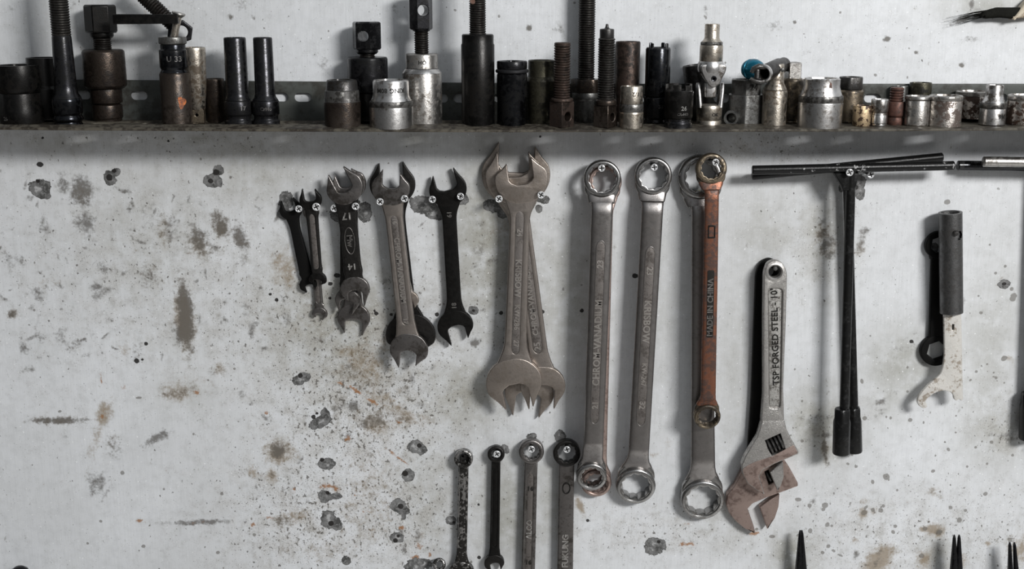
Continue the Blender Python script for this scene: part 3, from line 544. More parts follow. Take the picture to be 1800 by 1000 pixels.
# ------------------------------------------------------------------ things standing on the shelf
class Stand:
    """A thing standing on the shelf: cx, yb = where its front foot shows, r = half width of the foot in pixels."""
    def __init__(s, name, label, cat, cx, yb, r, group=None, rot=(0, 0, 0), lift=0.0):
        p = on_shelf(cx, yb); k = scale_at(p); ax = Vector((p.x, p.y + r * k, 0)); lim = -.0047 - r * k
        if ax.y > lim: ax.y = lim
        ax.z = shelf_z(ax.x) + .00015 + lift
        s.s = scale_at(ax); s.base = ax; s.T = Thing(name, label, cat, ax, rot, group)
    def z(s, py): return height_at(s.base, py) - s.base.z
    def lathe(s, part, prof, mat, bore=None, seg=48, ch=1.0, twist=0.0, sub=None, label=None, sharp=33):
        P = [(h * s.s, max(0.0, s.z(y)),) + tuple(t) for h, y, *t in prof]
        zt, zb = P[0][1], P[-1][1]
        if bore:
            rb, dp = bore[0] * s.s, bore[1] * s.s; sh = tuple(bore[2:3])
            P = [(0, zt - dp), (rb, zt - dp) + sh, (rb, zt) + sh] + P
        else: P = [(0, zt)] + P
        P = P + [(0, zb)]
        v, f = lathe(P, seg, ch * s.s, twist)
        return s.T.add(part, MB().add(v, f), mat, sub, label, sharp)
    def thread(s, part, hw, y1, y0, mat, pitch=4.0, d=1.7, sub=None):
        P = thread_prof(hw * s.s, s.z(y1), max(0, s.z(y0)), pitch * s.s, d * s.s)
        P = [(0, P[0][1] + .0)] + P + [(0, P[-1][1])]
        v, f = lathe(P, 32); return s.T.add(part, MB().add(v, f), mat, sub, None, 25)
    def hexhead(s, part, af, y1, y0, mat, phi=0.0, hole=None, sub=None, n=6, mono=None):
        """n-sided block, half width af across flats, one face turned phi degrees from the viewer; hole = (py, r) through that face"""
        z1, z0 = s.z(y1), max(0, s.z(y0)); k = s.s; rot = radians(-90 + phi - 180 / n)
        R = af * k / cos(pi / n); c = 2.4 * k; mb = MB(); v = []; f = []
        for r, z in ((R * .90, z0), (R, z0 + c), (R, z1 - c), (R * .90, z1)):
            v += [(r * cos(rot + 2 * pi * i / n), r * sin(rot + 2 * pi * i / n), z) for i in range(n)]
        holed = (0, n // 2) if hole else ()
        for a in range(3):
            for i in range(n):
                if a == 1 and i in holed: continue
                f.append((a * n + i, a * n + (i + 1) % n, (a + 1) * n + (i + 1) % n, (a + 1) * n + i))
        f += [tuple(range(n))[::-1], tuple(range(3 * n, 4 * n))]
        mb.add(v, f); rings = []
        if hole:
            zc, rh = s.z(hole[0]), hole[1] * k; m = 32
            for i in holed:
                A, B, C, D = (Vector(v[j]) for j in (n + i, n + (i + 1) % n, 2 * n + (i + 1) % n, 2 * n + i))
                mid = (A + B) / 2; mid.z = 0; u = (B - A).normalized(); hw = (B - A).length / 2; nr = mid.normalized()
                flat = [(-hw, A.z), (hw, A.z), (hw, C.z), (-hw, C.z)]; ring = [(rh * 1.12 * cos(2 * pi * j / m), zc + rh * 1.12 * sin(2 * pi * j / m)) for j in range(m)]
                tri = tessellate_polygon([[Vector((p[0], p[1], 0)) for p in flat], [Vector((p[0], p[1], 0)) for p in ring]])
                P = lambda p, dn=0: tuple(mid + u * p[0] + Vector((0, 0, p[1])) - nr * dn)
                vv = [P(p) for p in flat + ring] + [P((p[0] / 1.12, zc + (p[1] - zc) / 1.12), rh * .14) for p in ring]
                ff = [tuple(t) for t in tri] + [(4 + j, 4 + (j + 1) % m, 4 + m + (j + 1) % m, 4 + m + j) for j in range(m)]
                o = len(mb.v); mb.add(vv, ff); rings.append([o + 4 + m + j for j in range(m)])
            a, b = rings
            for j in range(m): mb.f.append((a[j], a[(j + 1) % m], b[(m // 2 - j - 1) % m], b[(m // 2 - j) % m])); mb.m.append(0)
        return s.T.add(part, mb, mat, sub, None, 25)
    def text(s, body, py, size, hw, mat, ang=0.0, flip=False, part='stamped_lettering', ext=.7, sub=None):
        v, f = text_mesh(body, size * s.s, ext * .5 * s.s, .2 * s.s); r = hw * s.s; zc = s.z(py); out = []
        for x, y, z in v:
            if flip: x, y = -x, -y
            a = ang + x / r; rr = r + z + .1 * s.s
            out.append((rr * sin(a), -rr * cos(a), zc + y))
        return s.T.add(part, MB().add(out, f), mat, sub)
    def done(s): return s.T.done()

def shelf_things():
    # 1 big impact socket at the edge of the picture
    q = Stand('impact_socket', 'wide black waisted impact socket standing first on the shelf beside the tall threaded bolt', 'socket', 26, 220, 36)
    q.lathe('barrel', [(37, 114), (37.5, 153), (35, 160), (33.5, 163)], M['black_matte'], bore=(29, 20, 'h'))
    q.lathe('drive_end', [(33.5, 163.2), (33.5, 180), (36.5, 193), (36.5, 220)], M['black_matte']); q.text('26', 206, 9, 36.5, M['dark_steel'], -.45); q.done()
    # 2 dark socket behind
    q = Stand('socket', 'plain dark grey socket standing behind the tall threaded bolt', 'socket', 101, 208, 28)
    q.lathe('body', [(29, 101), (29, 150), (32, 155), (32, 208)], M['black_matte'], bore=(22, 20)); q.done()
    # 3 tall bolt in its sleeve
    q = Stand('threaded_puller_bolt', 'tall black bolt with long thread rising from a slim sleeve and a stepped black foot', 'puller bolt', 112, 222, 26)
    q.thread('threaded_rod', 16.5, -45, 63, M['thread'], 4.2, 1.6)
    q.lathe('sleeve', [(15.5, 62), (16.5, 66), (18, 120), (19, 150), (20, 164), (25, 172)], M['black'])
    q.lathe('foot', [(25, 172.2), (26, 178), (25.5, 198), (23, 202), (25.5, 207), (25.5, 211), (22, 214), (24.5, 222)], M['black_gloss']); q.done()
    # 4 puller with hex bolt, socket body browned
    q = Stand('puller_socket', 'browned round socket body with a black solid hex bolt screwed into its top', 'puller', 189, 213, 23)
    q.lathe('bolt_collar', [(20, 57), (20, 63), (17, 67)], M['black_matte']); q.hexhead('bolt_head', 23.5, 8, 58, M['black_matte'], phi=19)
    q.thread('bolt_thread', 15.5, 67, 90, M['thread'], 3.6)
    q.lathe('body', [(33, 87), (36, 91), (36.5, 150), (31, 155)], M['brown_steel'], bore=(15.5, 3))
    q.lathe('neck', [(27, 155.2), (27, 180), (21, 182), (26, 184), (26, 206), (24, 208), (24, 213)], M['brown_steel']); q.done()
    # 6 tall two-tone socket with an orange paint dab
    q = Stand('deep_socket', 'tall two-tone socket, dark top and brownish foot with an orange paint dab', 'socket', 306, 222, 25)
    q.lathe('rim', [(23.5, 65), (24, 76), (21.5, 78)], M['grey_steel'], bore=(17, 40))
    q.lathe('upper_barrel', [(21.5, 78.2), (21.5, 86), (24.5, 88), (24.5, 118), (22, 122), (25, 127)], M['black_gloss'])
    q.lathe('body', [(25, 127.2), (26.3, 130), (26.3, 219), (25, 222)], M['brown_steel'])
    v = []; f = []; n = 16; r = 26.3 * q.s + .00022
    for i in range(n):
        t = 2 * pi * i / n; rr = 1 + .25 * sin(3 * t + 1)
        a = .62 + .26 * rr * cos(t); v.append((r * sin(a), -r * cos(a), q.z(178) + 10 * q.s * rr * sin(t)))
    v.append((r * sin(.62), -r * cos(.62) , q.z(178))); f = [(i, (i + 1) % n, n) for i in range(n)]; q.T.add('paint_dab', MB().add(v, f), M['orange'], 2, 'orange paint dab')
    q.text('U 33', 103, 13, 24.5, M['dark_steel'], .3); q.done()
    # 7 spark plug tube
    q = Stand('spark_plug_socket', 'tall silvery spark-plug tube with a square drilled foot, beside the orange-dabbed socket', 'socket', 346, 218, 11)
    q.lathe('tube', [(19, 83), (19.5, 88), (18, 150), (13.5, 192)], M['warm_steel'], bore=(16, 40, 'h'), seg=48)
    q.hexhead('square_foot', 12, 191, 218, M['bronze_steel'], phi=4, hole=(201, 3.0), n=4); q.done()
    # 8
    q = Stand('socket', 'short brown grimy socket between the silvery spark-plug tube and a black deep socket', 'socket', 377, 217, 16)
    q.lathe('body', [(16.5, 138), (17, 142), (17, 196), (15.5, 200), (16.5, 217)], M['brown_steel'], bore=(13, 20, 'h')); q.done()
    # 9, 10 slim black impact sockets
    for cx, r1, r2, lab, tx in ((415, 19, 24.5, 'thicker of the twin slim black deep impact sockets, beside the short brown socket', ''), (464, 16.5, 23.5, 'thinner of the twin slim black deep impact sockets, beside the empty shelf stretch', 'CrMo')):
        q = Stand('deep_impact_socket', lab, 'socket', cx, 222, r2, group='twin slim black deep sockets')
        q.lathe('tube', [(r1 - 1, 65.5), (r1, 68), (r1 + .8, 165), (r1 + 2.5, 171), (r2 - 1, 176)], M['black'], bore=(r1 - 4, 40, 'h'))
        q.lathe('drive_end', [(r2 - 1, 176.2), (r2, 179), (r2, 200), (r2 - 2.5, 203), (r2 - 2.5, 209), (r2, 212), (r2, 220), (r2 - 1.5, 222)], M['black'])
        if tx: q.text(tx, 190, 8, r2, M['dark_steel'], .2)
        else: q.text('17', 189, 10, r2, M['dark_steel'], .55)
        q.done()
    # 11
    q = Stand('knurled_socket', 'stubby brown-grey socket with a knurled belt, standing in front of the drilled hex puller', 'socket', 599, 227, 30.5)
    q.lathe('upper_barrel', [(25, 140), (27, 144), (28, 157), (28.5, 158)], M['dark_steel'], bore=(18, 25, 'h'))
    q.lathe('knurled_belt', [(29, 158.2), (30, 160), (30.5, 176), (31, 178)], M['knurl'], seg=120)
    q.lathe('body', [(31.5, 178.2), (32, 181), (31, 224), (30, 227)], M['brown_steel']); q.done()
    # 12
    q = Stand('puller_socket', 'black round puller body topped by a thick hex bolt head with a cross hole', 'puller', 655, 210, 30)
    q.hexhead('bolt_head', 22, 38, 87, M['black'], phi=-11, hole=(63, 9.5))
    q.lathe('bolt_collar', [(19, 86), (19, 92), (15.5, 95)], M['black']); q.thread('bolt_thread', 13.5, 94, 104, M['thread'], 3)
    q.lathe('body', [(33, 100), (35, 103), (35, 158), (30, 162)], M['black'], bore=(15, 4)); q.lathe('neck', [(28, 162.2), (28, 210)], M['black_matte']); q.done()
    # 13
    q = Stand('chrome_socket', 'squat bright chrome socket with stamped upside-down lettering and knurled belt, standing at the shelf edge', 'socket', 685, 228.3, 37)
    q.lathe('upper_barrel', [(30, 140), (31.5, 143), (31.5, 165), (33, 171), (36, 177)], M['chrome'], bore=(22, 25, 'h'))
    q.lathe('knurled_belt', [(37.5, 177.2), (38.3, 179), (38.3, 185), (37.5, 187)], M['knurl'], seg=140)
    q.lathe('body', [(38, 187.2), (38.3, 189), (38, 225), (36.5, 228)], M['chrome'])
    q.text('KING 80M', 157, 11, 31.5, M['ink'], .08, flip=True); q.done()
    # 14
    q = Stand('puller_socket', 'tall worn silver socket with a drilled black hex bolt screwed into its top', 'puller', 741, 221, 33)
    q.hexhead('bolt_head', 17.5, -18, 52, M['black'], phi=17, hole=(18, 9.5)); q.thread('bolt_thread', 12.5, 53, 97, M['thread'], 3.7)
    q.lathe('bolt_collar', [(17, 50), (14, 55)], M['black'])
    q.lathe('hex_top', [(26, 94), (28, 96), (28, 117), (29, 120)], M['steel'], bore=(13, 4))
    q.lathe('shoulder', [(29, 120.2), (34, 127), (34.5, 128)], M['chrome'])
    q.lathe('body', [(34.5, 128.2), (34.3, 216), (33, 221)], M['steel']); q.text('HO', 109, 9, 28, M['ink'], .1)
    q.done()
    # 15
    q = Stand('puller_sleeve', 'tallest plain black sleeve with a threaded rod rising out of the top', 'puller', 840, 225, 27.5)
    q.thread('threaded_rod', 14.5, -45, 61, M['thread'], 3.8, 1.5)
    q.lathe('sleeve', [(26, 60), (27.5, 62), (27.5, 76), (29, 79), (29, 220), (28, 225)], M['black_matte'], bore=(14.6, 4)); 
    v, f = tube([(0, -14.5 * q.s, q.z(4)), (0, -16.5 * q.s, q.z(2))], 4.5 * q.s, 12); q.T.add('copper_dab', MB().add([(a - 8 * q.s, b, c) for a, b, c in v], f), M['copper_rust'], 0, 'copper-coloured dab on the thread'); q.done()
    # 16
    q = Stand('impact_socket', 'glossy black impact socket with a rubber ring below its rim', 'socket', 900, 225, 25.5)
    q.lathe('rim', [(25.5, 107), (26.5, 109), (26.5, 120), (24.5, 122)], M['black'], bore=(19, 25, 's'))
    q.lathe('rubber_ring', [(24.5, 121), (27, 121.3), (28.8, 123.5), (28.8, 126), (27, 128), (24.5, 128.3)], M['rubber'])
    q.lathe('body', [(25, 128.2), (26.5, 130), (27, 168), (25.8, 171), (26.5, 220), (25.5, 225)], M['black_gloss']); q.done()
    # 17
    q = Stand('olive_socket', 'olive tarnished socket with a stepped hex top, behind the shorter upright bolt', 'socket', 952, 222, 23)
    q.lathe('hex_top', [(22.5, 105.5), (23.5, 107), (23.5, 132), (24, 134)], M['olive'], bore=(19, 30, 'h'))
    q.lathe('body', [(24, 134.2), (27.5, 142), (27, 145), (25, 215), (24, 222)], M['olive']); q.done()
    # 18 / 20 bolts standing on their heads
    q = Stand('upright_bolt', 'shorter threaded bolt standing upside down on its drilled square head, flat topped', 'bolt', 988, 227, 21, group='bolts standing on drilled heads')
    q.hexhead('bolt_head', 15.2, 177, 227, M['rusty_thread'], phi=44, hole=(204, 7.8), n=4)
    q.lathe('collar', [(18, 172), (20, 174), (20, 178)], M['rusty_thread']); q.thread('thread', 14.5, 78, 172, M['rusty_thread'], 4.2, 1.8)
    q.lathe('end_face', [(12.5, 74.5), (14, 76), (14, 80)], M['rusty_thread']); q.done()
    q = Stand('upright_bolt', 'taller threaded bolt standing upside down on its drilled square head, with a nipple tip', 'bolt', 1065.5, 227, 21, group='bolts standing on drilled heads')
    q.hexhead('bolt_head', 15.2, 183, 227, M['brown_steel'], phi=52, hole=(205, 7.5), n=4)
    q.lathe('collar', [(17, 174), (19, 177), (19.5, 184)], M['brown_steel']); q.thread('thread', 14.8, 67, 175, M['thread'], 4.2, 1.7)
    q.lathe('tip', [(2.0, 42), (3, 48), (5, 50), (12, 51), (12.5, 53), (12.5, 67)], M['dark_steel'], ch=.5); q.done()
    # 19
    q = Stand('puller_coupling', 'dark coupling socket with a tall threaded rod out of its top, between the upright bolts', 'puller', 1029, 215, 22)
    q.thread('threaded_rod', 14.8, -45, 140, M['thread'], 4.0, 1.7)
    q.lathe('hex_top', [(23.5, 139, 'h'), (24, 141, 'h'), (24, 160, 'h'), (23, 162, 'h')], M['brown_steel'], bore=(15, 4))
    q.lathe('body', [(25, 162.2), (25, 172), (22.5, 176), (22, 215)], M['grey_steel']); q.done()
    # 21
    q = Stand('brown_sleeve', 'plain dark brown tube sleeve standing behind the nipple-tipped bolt', 'sleeve', 1100, 214, 21)
    q.lathe('body', [(20.5, 72.5), (21.5, 75), (21.5, 214)], M['rusty_thread'], bore=(16, 30)); q.done()
    # 22
    q = Stand('knurled_socket', 'small stained silver socket with a narrow knurled belt, in front of the dark brown sleeve', 'socket', 1111, 227, 20)
    q.lathe('upper_barrel', [(18.5, 151), (19.5, 153), (19.5, 174), (19.8, 182)], M['warm_steel'], bore=(14.5, 20, 'h'))
    q.lathe('knurled_belt', [(20, 182.2), (21, 184.5), (21, 194), (20, 196)], M['knurl'], seg=100)
    q.lathe('body', [(21, 196.2), (21.2, 200), (21, 224), (20, 227)], M['warm_steel']); q.text('1/2', 164, 10, 19.5, M['ink'], .3, flip=True); q.done()
    # 23
    q = Stand('castle_socket', 'tall blued steel tube socket with two upright lugs on its rim', 'socket', 1156, 221, 21)
    q.lathe('tube', [(20, 83), (21.7, 87), (21.7, 168), (20, 170)], M['black_gloss'], bore=(17.5, 30))
    for a in (-.7, .72, 2.6, -2.5):
        v, f = loft([(q.z(88), 3.4 * q.s, 0, 1.9 * q.s), (q.z(77), 3.2 * q.s, 0, 1.8 * q.s), (q.z(75.5), 2.6 * q.s, 0, 1.3 * q.s)], 12)
        r = 19.4 * q.s; q.T.add('lug', MB().add([((r - y) * sin(a) + x * cos(a), -(r - y) * cos(a) + x * sin(a), z) for x, y, z in v], f), M['black_gloss'])
    q.lathe('drive_end', [(22, 170.2), (22.5, 173), (22.5, 206), (20, 209), (22, 213), (21, 221)], M['black']); q.text('38', 186, 9, 22.5, M['dark_steel'], .2); q.done()
    # 24
    q = Stand('castle_socket', 'short black notched castle socket stamped 26, standing before the blued tube socket', 'socket', 1195, 227, 24)
    zt, zs = q.z(147.5), q.z(158)
    q.lathe('body', [(23.5, 158), (25, 160), (25, 204), (23, 208)], M['black_matte'], bore=(19.5, 25))
    mb = MB()
    for a0, a1, zz in ((-1.15, -.62, zs + 1.0 * q.s), (-.62, .02, zt), (.36, .95, zt - 2 * q.s), (1.8, 2.5, zt), (3.1, 3.9, zt), (4.3, 4.8, zt)):
        v = []; f = []; n = 8
        for i in range(n + 1):
            a = a0 + (a1 - a0) * i / n
            for r, z in ((19.5, zs - .0005), (23.8, zs - .0005), (23.8, zz), (19.5, zz)): v.append((r * q.s * sin(a), -r * q.s * cos(a), z))
        for i in range(n):
            for k in range(4): f.append((i * 4 + k, i * 4 + (k + 1) % 4, (i + 1) * 4 + (k + 1) % 4, (i + 1) * 4 + k))
        f += [(0, 1, 2, 3), tuple(n * 4 + k for k in range(4))]; q.T.add('lug', MB().add(v, f), M['black_matte'])
    q.lathe('drive_end', [(23, 208.2), (22.5, 212), (24.5, 215), (24.5, 224), (23, 227)], M['black'])
    q.text('26', 189, 10, 25, M['grey_steel'], .25); q.text('CR-MO', 199, 6, 25, M['dark_steel'], .18); q.done()
    # 25 leaning dark socket
    q = Stand('socket', 'plain dark socket leaning behind the universal joint', 'socket', 1221, 208, 18, rot=(0, radians(-7), 0), lift=.0012)
    q.lathe('body', [(21, 113), (22, 116), (20, 160), (18, 208)], M['dark_steel'], bore=(17, 30)); q.done()
    # 26 universal joint with a socket on top
    q = Stand('universal_joint', 'silver universal joint standing upright with a small socket on top', 'universal joint', 1249, 223, 22)
    q.lathe('top_socket', [(12, 42), (12.8, 44), (12.8, 66), (14.5, 70), (18, 73.5)], M['warm_steel'], bore=(9.5, 18, 'h'))
    q.lathe('knurled_belt', [(18.5, 73.7), (19.2, 75), (19.2, 79)], M['knurl'], seg=100)
    q.lathe('socket_body', [(19.5, 79.2), (20, 81), (20, 106), (19.5, 107.5), (20, 109), (21.5, 113)], M['warm_steel'])
    k = q.s
    # upper yoke: a cone that runs down into two rounded ears, front and back
    v, f = lathe([(0, q.z(107.5)), (20.5 * k, q.z(107.5)), (22.5 * k, q.z(112)), (23.3 * k, q.z(120)), (22 * k, q.z(126)), (15 * k, q.z(130)), (0, q.z(131))], 40)
    q.T.add('yoke_crown', MB().add(v, f), M['chrome'])
    for sy in (-1, 1):
        pol = [(x * k + .0009, q.z(y)) for x, y in catmull([(-20, 113), (0, 111), (20, 113), (21, 124), (16, 135), (11, 146), (3, 152), (-5, 150), (-12, 141), (-18, 131), (-21, 122)], 5, True)]
        v, f = plate([pol], 8 * k, 2.2 * k, yc=sy * 16 * k, res=3)
        u = q.T.add('upper_ear', MB().add(v, f), M['chrome'])
        v, f = lathe([(0, 0), (2.2 * k, 0), (4.2 * k, .6 * k), (5 * k, 0), (5.2 * k, -3 * k), (0, -3 * k)], 24)
        q.T.add('pin', MB().add([(x + .0014, sy * (20 * k + z), q.z(137) + y) for x, y, z in v], f), M['black'], u)
    v, f = loft([(q.z(171), 8 * k, 0, 8 * k), (q.z(169), 10.5 * k, 0, 10.5 * k), (q.z(160), 11 * k, 0, 11 * k), (q.z(146), 10 * k, 0, 10 * k)], 24, 5); q.T.add('joint_block', MB().add(v, f), M['chrome'])
    for sx in (-1, 1):
        st = [(q.z(188), 5.2 * k, 0, 15 * k), (q.z(176), 4.6 * k, 0, 14 * k), (q.z(160), 4.2 * k, 0, 12 * k), (q.z(150), 3.6 * k, 0, 9 * k), (q.z(145.5), 2.4 * k, 0, 5 * k)]
        v, f = loft(st, 24, 3.0)
        q.T.add('lower_ear', MB().add([(x + sx * (17.5 * k + .10 * (z - q.z(188))), y, z) for x, y, z in v], f), M['chrome'])
    q.lathe('lower_body', [(21, 184), (22, 185.5), (22.5, 190), (22, 209), (21, 210.5), (22, 212), (22.2, 220), (21, 223)], M['warm_steel'])
    q.text('OK', 200, 8, 22.4, M['ink'], .35); q.done()
    # 27 small tube lying towards the viewer
    p = on_shelf(1285, 221.5); k = scale_at(p); r = 13 * k
    T = Thing('steel_bushing', 'small thick-walled steel tube lying on its side, open end facing out', 'bushing', (p.x, p.y + .002, shelf_z(p.x) + r + .0001), (radians(0), 0, radians(-14)))
    v, f = lathe([(8.5 * k, .026), (8.5 * k, 0), (9.3 * k, -.0004), (12.4 * k, -.0004), (r, .0005), (r, .026), (8.5 * k, .026)], 40)
    T.add('tube', MB().add([(x, z, -y) for x, y, z in v], f), M['grey_steel']); T.done()
    # 28
    q = Stand('hex_socket', 'dull grey hex-topped socket stamped 24, carrying the blue knob', 'socket', 1314, 221, 29)
    q.lathe('hex_top', [(24, 139, 'h'), (25, 140.5, 'h'), (25, 163, 'h'), (25, 165, 'h')], M['grey_steel'], bore=(18, 20, 'h'), twist=.35)
    q.lathe('body', [(29, 165.2, 'h'), (29.5, 168, 'h'), (29, 217, 'h'), (27, 221, 'h')], M['grey_steel'], twist=.35)
    q.text('24', 152, 14, 27, M['ink'], .38, flip=False); q.done()
    # 29 blue knob lying on that socket
    top = W(1322, 123, .033); k = scale_at(top); zt28 = q.base.z + q.z(139)
    c = Vector((top.x - .0004, -.040, zt28 + 18.2 * k)); T = Thing('blue_knob', 'blue anodised round grooved knob lying on the dull hex socket', 'knob', c, (0, 0, radians(38)))
    P = [(7 * k, -14 * k), (7 * k, -18 * k), (9.5 * k, -18.3 * k), (14.5 * k, -14 * k), (18 * k, -5 * k), (18.3 * k, 2 * k), (16 * k, 3.5 * k), (16 * k, 5 * k), (17.8 * k, 6 * k), (17.3 * k, 9 * k), (14.8 * k, 10 * k), (14.8 * k, 11.5 * k), (15.8 * k, 12.5 * k), (13 * k, 17 * k), (0, 18 * k)]
    P = [(0, -12 * k), (7 * k, -12 * k)] + P[1:]
    v, f = lathe(P, 48, .3 * k); T.add('cap', MB().add([(x, z, -y) for x, y, z in v], f), M['blue'])
    T.done()
    # 30 forked chrome adapter leaning on the hex socket
    a, b = W(1343, 129, .060), W(1378, 113, .026); k = scale_at(a); L_ = (b - a).length
    T = Thing('forked_adapter', 'dark chrome forked joint piece lying slanted over the hex socket, open end out', 'joint piece', a)
    d = (b - a).normalized(); rot = d.to_track_quat('Z', 'Y').to_matrix().to_4x4(); r = 15 * k
    v, f = lathe([(0, L_ * .5), (r * .62, L_ * .5), (r * .66, 0), (r * .80, -.0006), (r * .95, -.0003), (r, .0008), (r, L_ * .75), (r * .85, L_ * .8), (r * .85, L_), (0, L_)], 40)
    T.add('sleeve', MB().add(v, f, M=rot), M['dark_steel'])
    v, f = lathe([(r * .70, .0004), (r * .72, -.0012), (r * .85, -.0016), (r * 1.0, -.0010), (r * 1.03, .0010), (r * .9, .0012)], 40); T.add('rim', MB().add(v, f, M=rot), M['chrome'], 0)
    k = scale_at(a); P3 = lambda px, py, dd: tuple(W(px, py, dd) - a)
    T.add('fork_arm', MB().add(*tube([P3(1346, 118, .059), P3(1334, 117, .060), P3(1325, 121, .060), P3(1321, 128, .060)], [4.5 * k, 5.5 * k, 5 * k, 3.5 * k], 14)), M['dark_steel'])
    T.add('fork_arm', MB().add(*tube([P3(1346, 142, .059), P3(1336, 144, .060), P3(1326, 142, .060), P3(1319, 138, .060)], [4 * k, 4.8 * k, 4.5 * k, 3 * k], 14)), M['dark_steel'])
    v, f = lathe([(0, 3 * k), (4.6 * k, 3 * k), (5 * k, 2 * k), (5 * k, -3 * k), (0, -3 * k)], 24)
    T.add('cross_pin', MB().add([(x + P3(1331, 130, .06)[0], y * .8 + P3(1331, 130, .06)[1], z * 2.6 + P3(1331, 130, .06)[2]) for x, y, z in v], f), M['dark_steel']); T.done()
    # 31
    q = Stand('socket_adapter', 'slim warm silver stepped socket with a ball detent near its top', 'socket', 1363.5, 223, 20)
    q.lathe('neck', [(13, 112), (14, 114), (14.3, 140), (15, 146), (20, 156), (20, 157.5)], M['warm_steel'], ch=.8)
    q.lathe('body', [(20.6, 158), (21.5, 162), (21.2, 219), (20, 223)], M['warm_steel'])
    v, f = lathe([(0, .7 * q.s), (2.6 * q.s, .3 * q.s), (3.8 * q.s, -.6 * q.s)], 20); 
    q.T.add('detent_ball', MB().add([(x + 8.5 * q.s, -13.2 * q.s - z, q.z(122) + y) for x, y, z in v], f), M['grey_steel'], 0); q.done()
    # 32
    q = Stand('drive_adapter', 'tall bronze-grey adapter with a square bright drive on top, behind the slim stepped socket', 'drive adapter', 1393, 219, 18)
    q.hexhead('square_drive', 11.5, 109, 142, M['steel'], phi=10, n=4)
    q.lathe('body', [(16, 137), (19, 140), (19, 209), (17, 211), (18, 213), (17, 219)], M['bronze_steel']); q.done()
    # 33
    q = Stand('chrome_socket', 'largest silver chrome socket, waisted with a knurled belt', 'socket', 1449, 227, 37)
    q.lathe('upper_barrel', [(30, 137), (31.5, 139), (31.5, 152), (34, 161), (37, 168)], M['chrome'], bore=(24, 30, 'h'))
    q.lathe('knurled_belt', [(38, 168.2), (38.6, 170), (38.6, 177), (37.8, 179)], M['knurl'], seg=140)
    q.lathe('body', [(38.3, 179.2), (38.6, 181), (38, 224), (36, 227)], M['chrome']); 
    v, f = plate([circ(0, 0, 2.6, 20, 9)], .5, .1); r = 31.6
    q.T.add('rust_mark', MB().add([((x) * q.s + 8 * q.s, -sqrt_(r * r - (x + 8) ** 2) * q.s + y * q.s * .4, q.z(152) + z * q.s) for x, y, z in v], f), M['copper_rust'], 0, 'rust mark'); q.done()
    # 34
    q = Stand('hex_socket', 'brassy brown socket with a dark hex top behind the largest chrome socket', 'socket', 1497, 217, 22)
    q.lathe('hex_top', [(19, 135, 'h'), (20, 137, 'h'), (20, 157, 'h')], M['dark_steel'], bore=(15, 20), twist=.2)
    q.lathe('body', [(21, 157.2), (23, 161), (22.5, 213), (21, 217)], M['bronze_steel']); q.done()
    # 35
    q = Stand('rusty_socket', 'tiny flaked rusty socket standing at the shelf edge', 'socket', 1518, 223, 15.5)
    q.lathe('body', [(15.5, 185), (16.5, 187), (15.5, 220), (15, 223)], M['rust_flaked'], bore=(12, 14)); q.done()
    # 36
    q = Stand('small_socket', 'small bright silver socket with a grooved foot, next to the tiny rusty socket', 'socket', 1548, 223, 13.5)
    q.lathe('upper_barrel', [(14, 174), (15, 176), (14.6, 195), (13, 198), (14, 201)], M['chrome'], bore=(11, 18, 'h'))
    q.lathe('body', [(14, 201.2), (14.2, 216), (13, 217.5), (14.2, 219), (13.5, 223)], M['chrome']); q.done()
    # 37
    q = Stand('threaded_adapter', 'red-brown rusty adapter with a threaded stub on top', 'adapter', 1577, 221, 15)
    q.thread('threaded_stub', 12, 155, 178, M['red_rust'], 4, 1.4)
    q.lathe('body', [(15, 178), (16, 180), (16, 202), (14, 205)], M['red_rust']); q.lathe('foot', [(13.5, 205.2), (15, 211), (14.5, 221)], M['red_rust'])
    q.lathe('stub_end', [(10.5, 153.5), (11.5, 155), (11.5, 158)], M['red_rust']); q.done()
    # 38, 39
    q = Stand('socket', 'dull grey-green socket half hidden behind the red-brown threaded adapter', 'socket', 1562, 207, 13)
    q.lathe('body', [(13, 151), (13.5, 153), (13.5, 207)], M['grey_steel'], bore=(10, 20)); q.done()
    q = Stand('socket', 'dull dark socket with faint stamping standing behind the smooth collared socket', 'socket', 1602, 209, 16.5)
    q.lathe('body', [(18.5, 145), (19, 147), (19, 168), (16.5, 172), (16.5, 209)], M['olive'], bore=(15.5, 25, 'h')); q.text('10M', 159, 8, 19, M['ink'], .1); q.done()
    # 40
    q = Stand('collared_socket', 'smooth grey silver socket with a rolled collar, beside the red-brown adapter', 'socket', 1616.5, 223, 20)
    q.lathe('collar', [(20, 168), (22, 170), (22, 174), (20.5, 176)], M['steel'], bore=(15, 20, 'h'))
    q.lathe('body', [(21, 176.2), (21, 219), (20, 223)], M['steel']); q.done()
    # 41, 42
    q = Stand('mottled_socket', 'rust-mottled silver socket with a rolled rim, standing at the shelf edge', 'socket', 1668, 224, 27.5)
    q.lathe('rim', [(27, 167), (29, 169), (29, 174), (28, 176)], M['steel'], bore=(21, 22, 'h')); q.lathe('body', [(28.5, 176.2), (28.5, 221), (27, 224)], M['mottled']); q.done()
    q = Stand('mottled_socket', 'rust-streaked silver socket half hidden behind the rust-mottled one', 'socket', 1684, 207, 25)
    q.lathe('rim', [(26, 159.5), (28, 161), (28, 166), (26.5, 168)], M['steel'], bore=(21, 22, 'h')); q.lathe('body', [(27, 168.2), (27, 207)], M['mottled']); q.done()
    # 43
    q = Stand('socket', 'small dark brown socket tucked behind the waisted silver socket stamped 9M', 'socket', 1727, 214, 15)
    q.lathe('body', [(16, 168), (17, 170), (16, 214)], M['brown_steel'], bore=(12, 18, 'h')); q.done()
    # 44
    q = Stand('waisted_socket', 'waisted silver socket stamped 9M with a dark knurled belt', 'socket', 1751, 222, 21.5)
